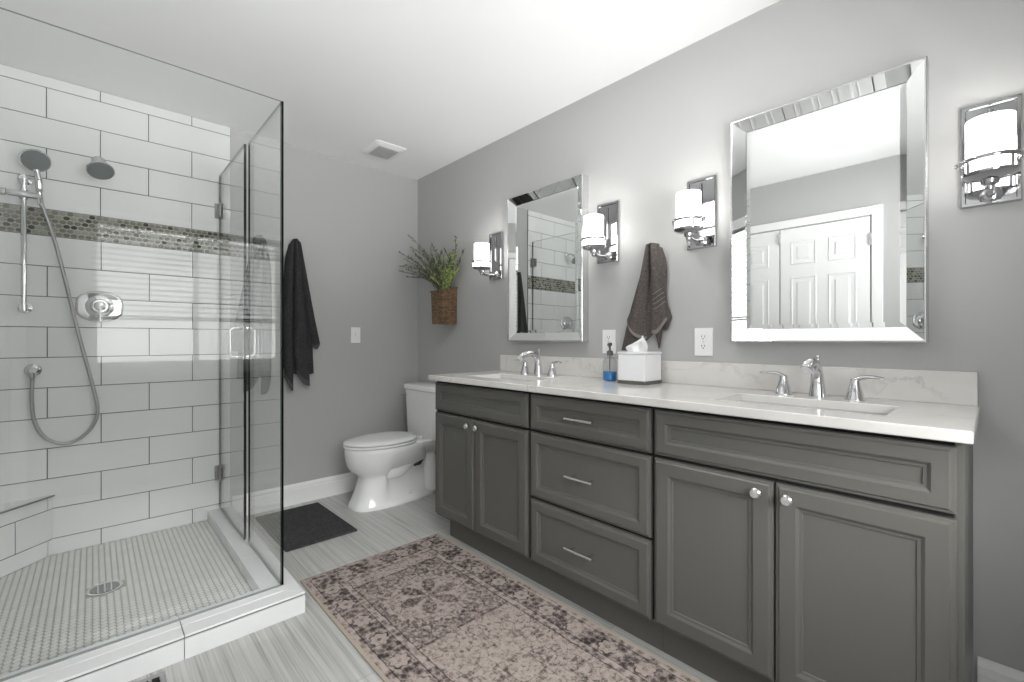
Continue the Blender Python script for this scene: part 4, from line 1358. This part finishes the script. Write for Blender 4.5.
# ------------------------------------------------------------------ hanging basket with twigs
bx0, bx1, byf = 0.408, 0.555, -0.135
root = thing('hanging_basket', 'small brown wicker basket hanging on the wall near the corner', 'basket', (0.487, 0, 1.23))
bm = B()
def brect(t, grow, z_f, z_b):
    k = 0.006 * (1 - t)
    return [(bx0 + k - grow, byf + k - grow, z_f), (bx1 - k + grow, byf + k - grow, z_f), (bx1 - k + grow, -.002, z_b), (bx0 + k - grow, -.002, z_b)]
rings = [brect(0, 0, 1.232, 1.232)]
for i in range(1, 9):
    t = i / 8
    rings.append(brect(t, 0, 1.232 + (1.470 - 1.232) * t, 1.232 + (1.498 - 1.232) * t))
rings += [brect(1, -.006, 1.470, 1.498), brect(1, -.008, 1.44, 1.46)]
loft(bm, rings, True, True)
obj('woven_body', bm, M['wicker'], root, bevel=0.004)
bm = B()
tp = brect(1, .002, 1.472, 1.500)
for k in range(4):
    if k != 2:
        tube(bm, [tp[k], tp[(k + 1) % 4]], 0.006, 8)
obj('rim', bm, M['wicker'], root, smooth=True)
root = thing('twig_arrangement', 'spray of dark budded twigs and yellow-green sprigs in the wicker basket', 'plant', (0.487, -0.07, 1.45))
tips = [(0.04, -.104, 1.955), (0.04, -.193, 1.815), (0.04, -.184, 1.70), (0.045, -.131, 1.62), (0.05, -.20, 1.66), (0.06, -.15, 1.76), (0.08, -.12, 1.85), (0.675, -.10, 1.838), (0.70, -.14, 1.613), (0.396, -.12, 1.825), (0.17, -.10, 1.852), (0.54, -.10, 1.767),
        (0.12, -.18, 1.70), (0.16, -.20, 1.66), (0.20, -.14, 1.78), (0.26, -.10, 1.80), (0.30, -.18, 1.74), (0.36, -.06, 1.76), (0.45, -.16, 1.74), (0.62, -.08, 1.75), (0.66, -.12, 1.68), (0.60, -.16, 1.66), (0.22, -.18, 1.82), (0.72, -.07, 1.74),
        (0.28, -.16, 1.64), (0.34, -.14, 1.68), (0.40, -.18, 1.67), (0.47, -.10, 1.70), (0.52, -.15, 1.72), (0.57, -.06, 1.70), (0.32, -.05, 1.70), (0.24, -.06, 1.70), (0.18, -.05, 1.66), (0.42, -.05, 1.78)]
tips = [t for t in tips if t[2] > 1.2]
def leaf(bm, p, d, l, w, mi):
    d = Vector(d).normalized()
    s = d.cross(Vector((random.uniform(-1, 1), random.uniform(-1, 1), 1))).normalized() * w
    up = d.cross(s).normalized() * w * .25
    p = Vector(p)
    a = [p, p + d * l * .45 + s + up, p + d * l, p + d * l * .45 - s + up]
    bm.faces.new([bm.verts.new(q) for q in a]).material_index = mi
for t in tips:
    t = Vector(t)
    b0 = Vector((random.uniform(.44, .535), random.uniform(-.11, -.03), 1.44))
    t.x = max(t.x, 0.02)
    side = Vector((random.uniform(-.03, .03), random.uniform(-.02, .02), random.uniform(.02, .08)))
    mid = b0.lerp(t, .5) + side
    pts = smooth_pts([b0, b0.lerp(mid, .5) + Vector((0, 0, .02)), mid, t], 7)
    bm = B()
    tube(bm, pts, interp_list([.0028, .0022, .0014], len(pts)), 5)
    for k in range(5, len(pts) - 1):
        for q in range(3):
            p = pts[k] + (pts[k + 1] - pts[k]) * random.random()
            d = (pts[k + 1] - pts[k]).normalized() + Vector((random.uniform(-.9, .9), random.uniform(-.9, .9), random.uniform(-.2, .9)))
            mi = random.choices([0, 1, 2], [.35, .45, .2])[0]
            leaf(bm, p, d, random.uniform(.016, .032), random.uniform(.004, .0075), mi)
    # one side shoot
    p = pts[len(pts) // 2 + 2]
    d = (t - b0).normalized() + Vector((random.uniform(-.8, .8), random.uniform(-.6, .3), random.uniform(0, .6)))
    q = p + d.normalized() * random.uniform(.06, .11)
    q.x = max(q.x, .02); q.y = min(q.y, -.01)
    tube(bm, [p, p.lerp(q, .5) + Vector((0, 0, .008)), q], [.0014, .0012, .0009], 5)
    for k in range(5):
        leaf(bm, p.lerp(q, .3 + k * .16), d + Vector((random.uniform(-.8, .8), random.uniform(-.8, .8), .3)), random.uniform(.012, .022), .004, random.choice([0, 1, 2]))
    obj('twig', bm, [M['twig'], M['leaf_d'], M['bud']], root)
for n in range(26):
    b0 = Vector((random.uniform(.49, .54), random.uniform(-.11, -.03), 1.45))
    t = Vector((random.uniform(.40, .66), random.uniform(-.16, -.04), random.uniform(1.56, 1.75)))
    pts = smooth_pts([b0, b0.lerp(t, .5) + Vector((0, 0, .02)), t], 6)
    bm = B()
    tube(bm, pts, [.0016] * len(pts), 5)
    for k in range(2, len(pts)):
        for q in range(4):
            leaf(bm, pts[k], Vector((random.uniform(-1, 1), random.uniform(-1, 1), random.uniform(-.2, 1))), random.uniform(.016, .030), random.uniform(.006, .010), random.choices([0, 1], [.25, .75])[0])
    obj('leafy_sprig', bm, [M['leaf_d'], M['leaf_y']], root, label='yellow-green leafy sprig')
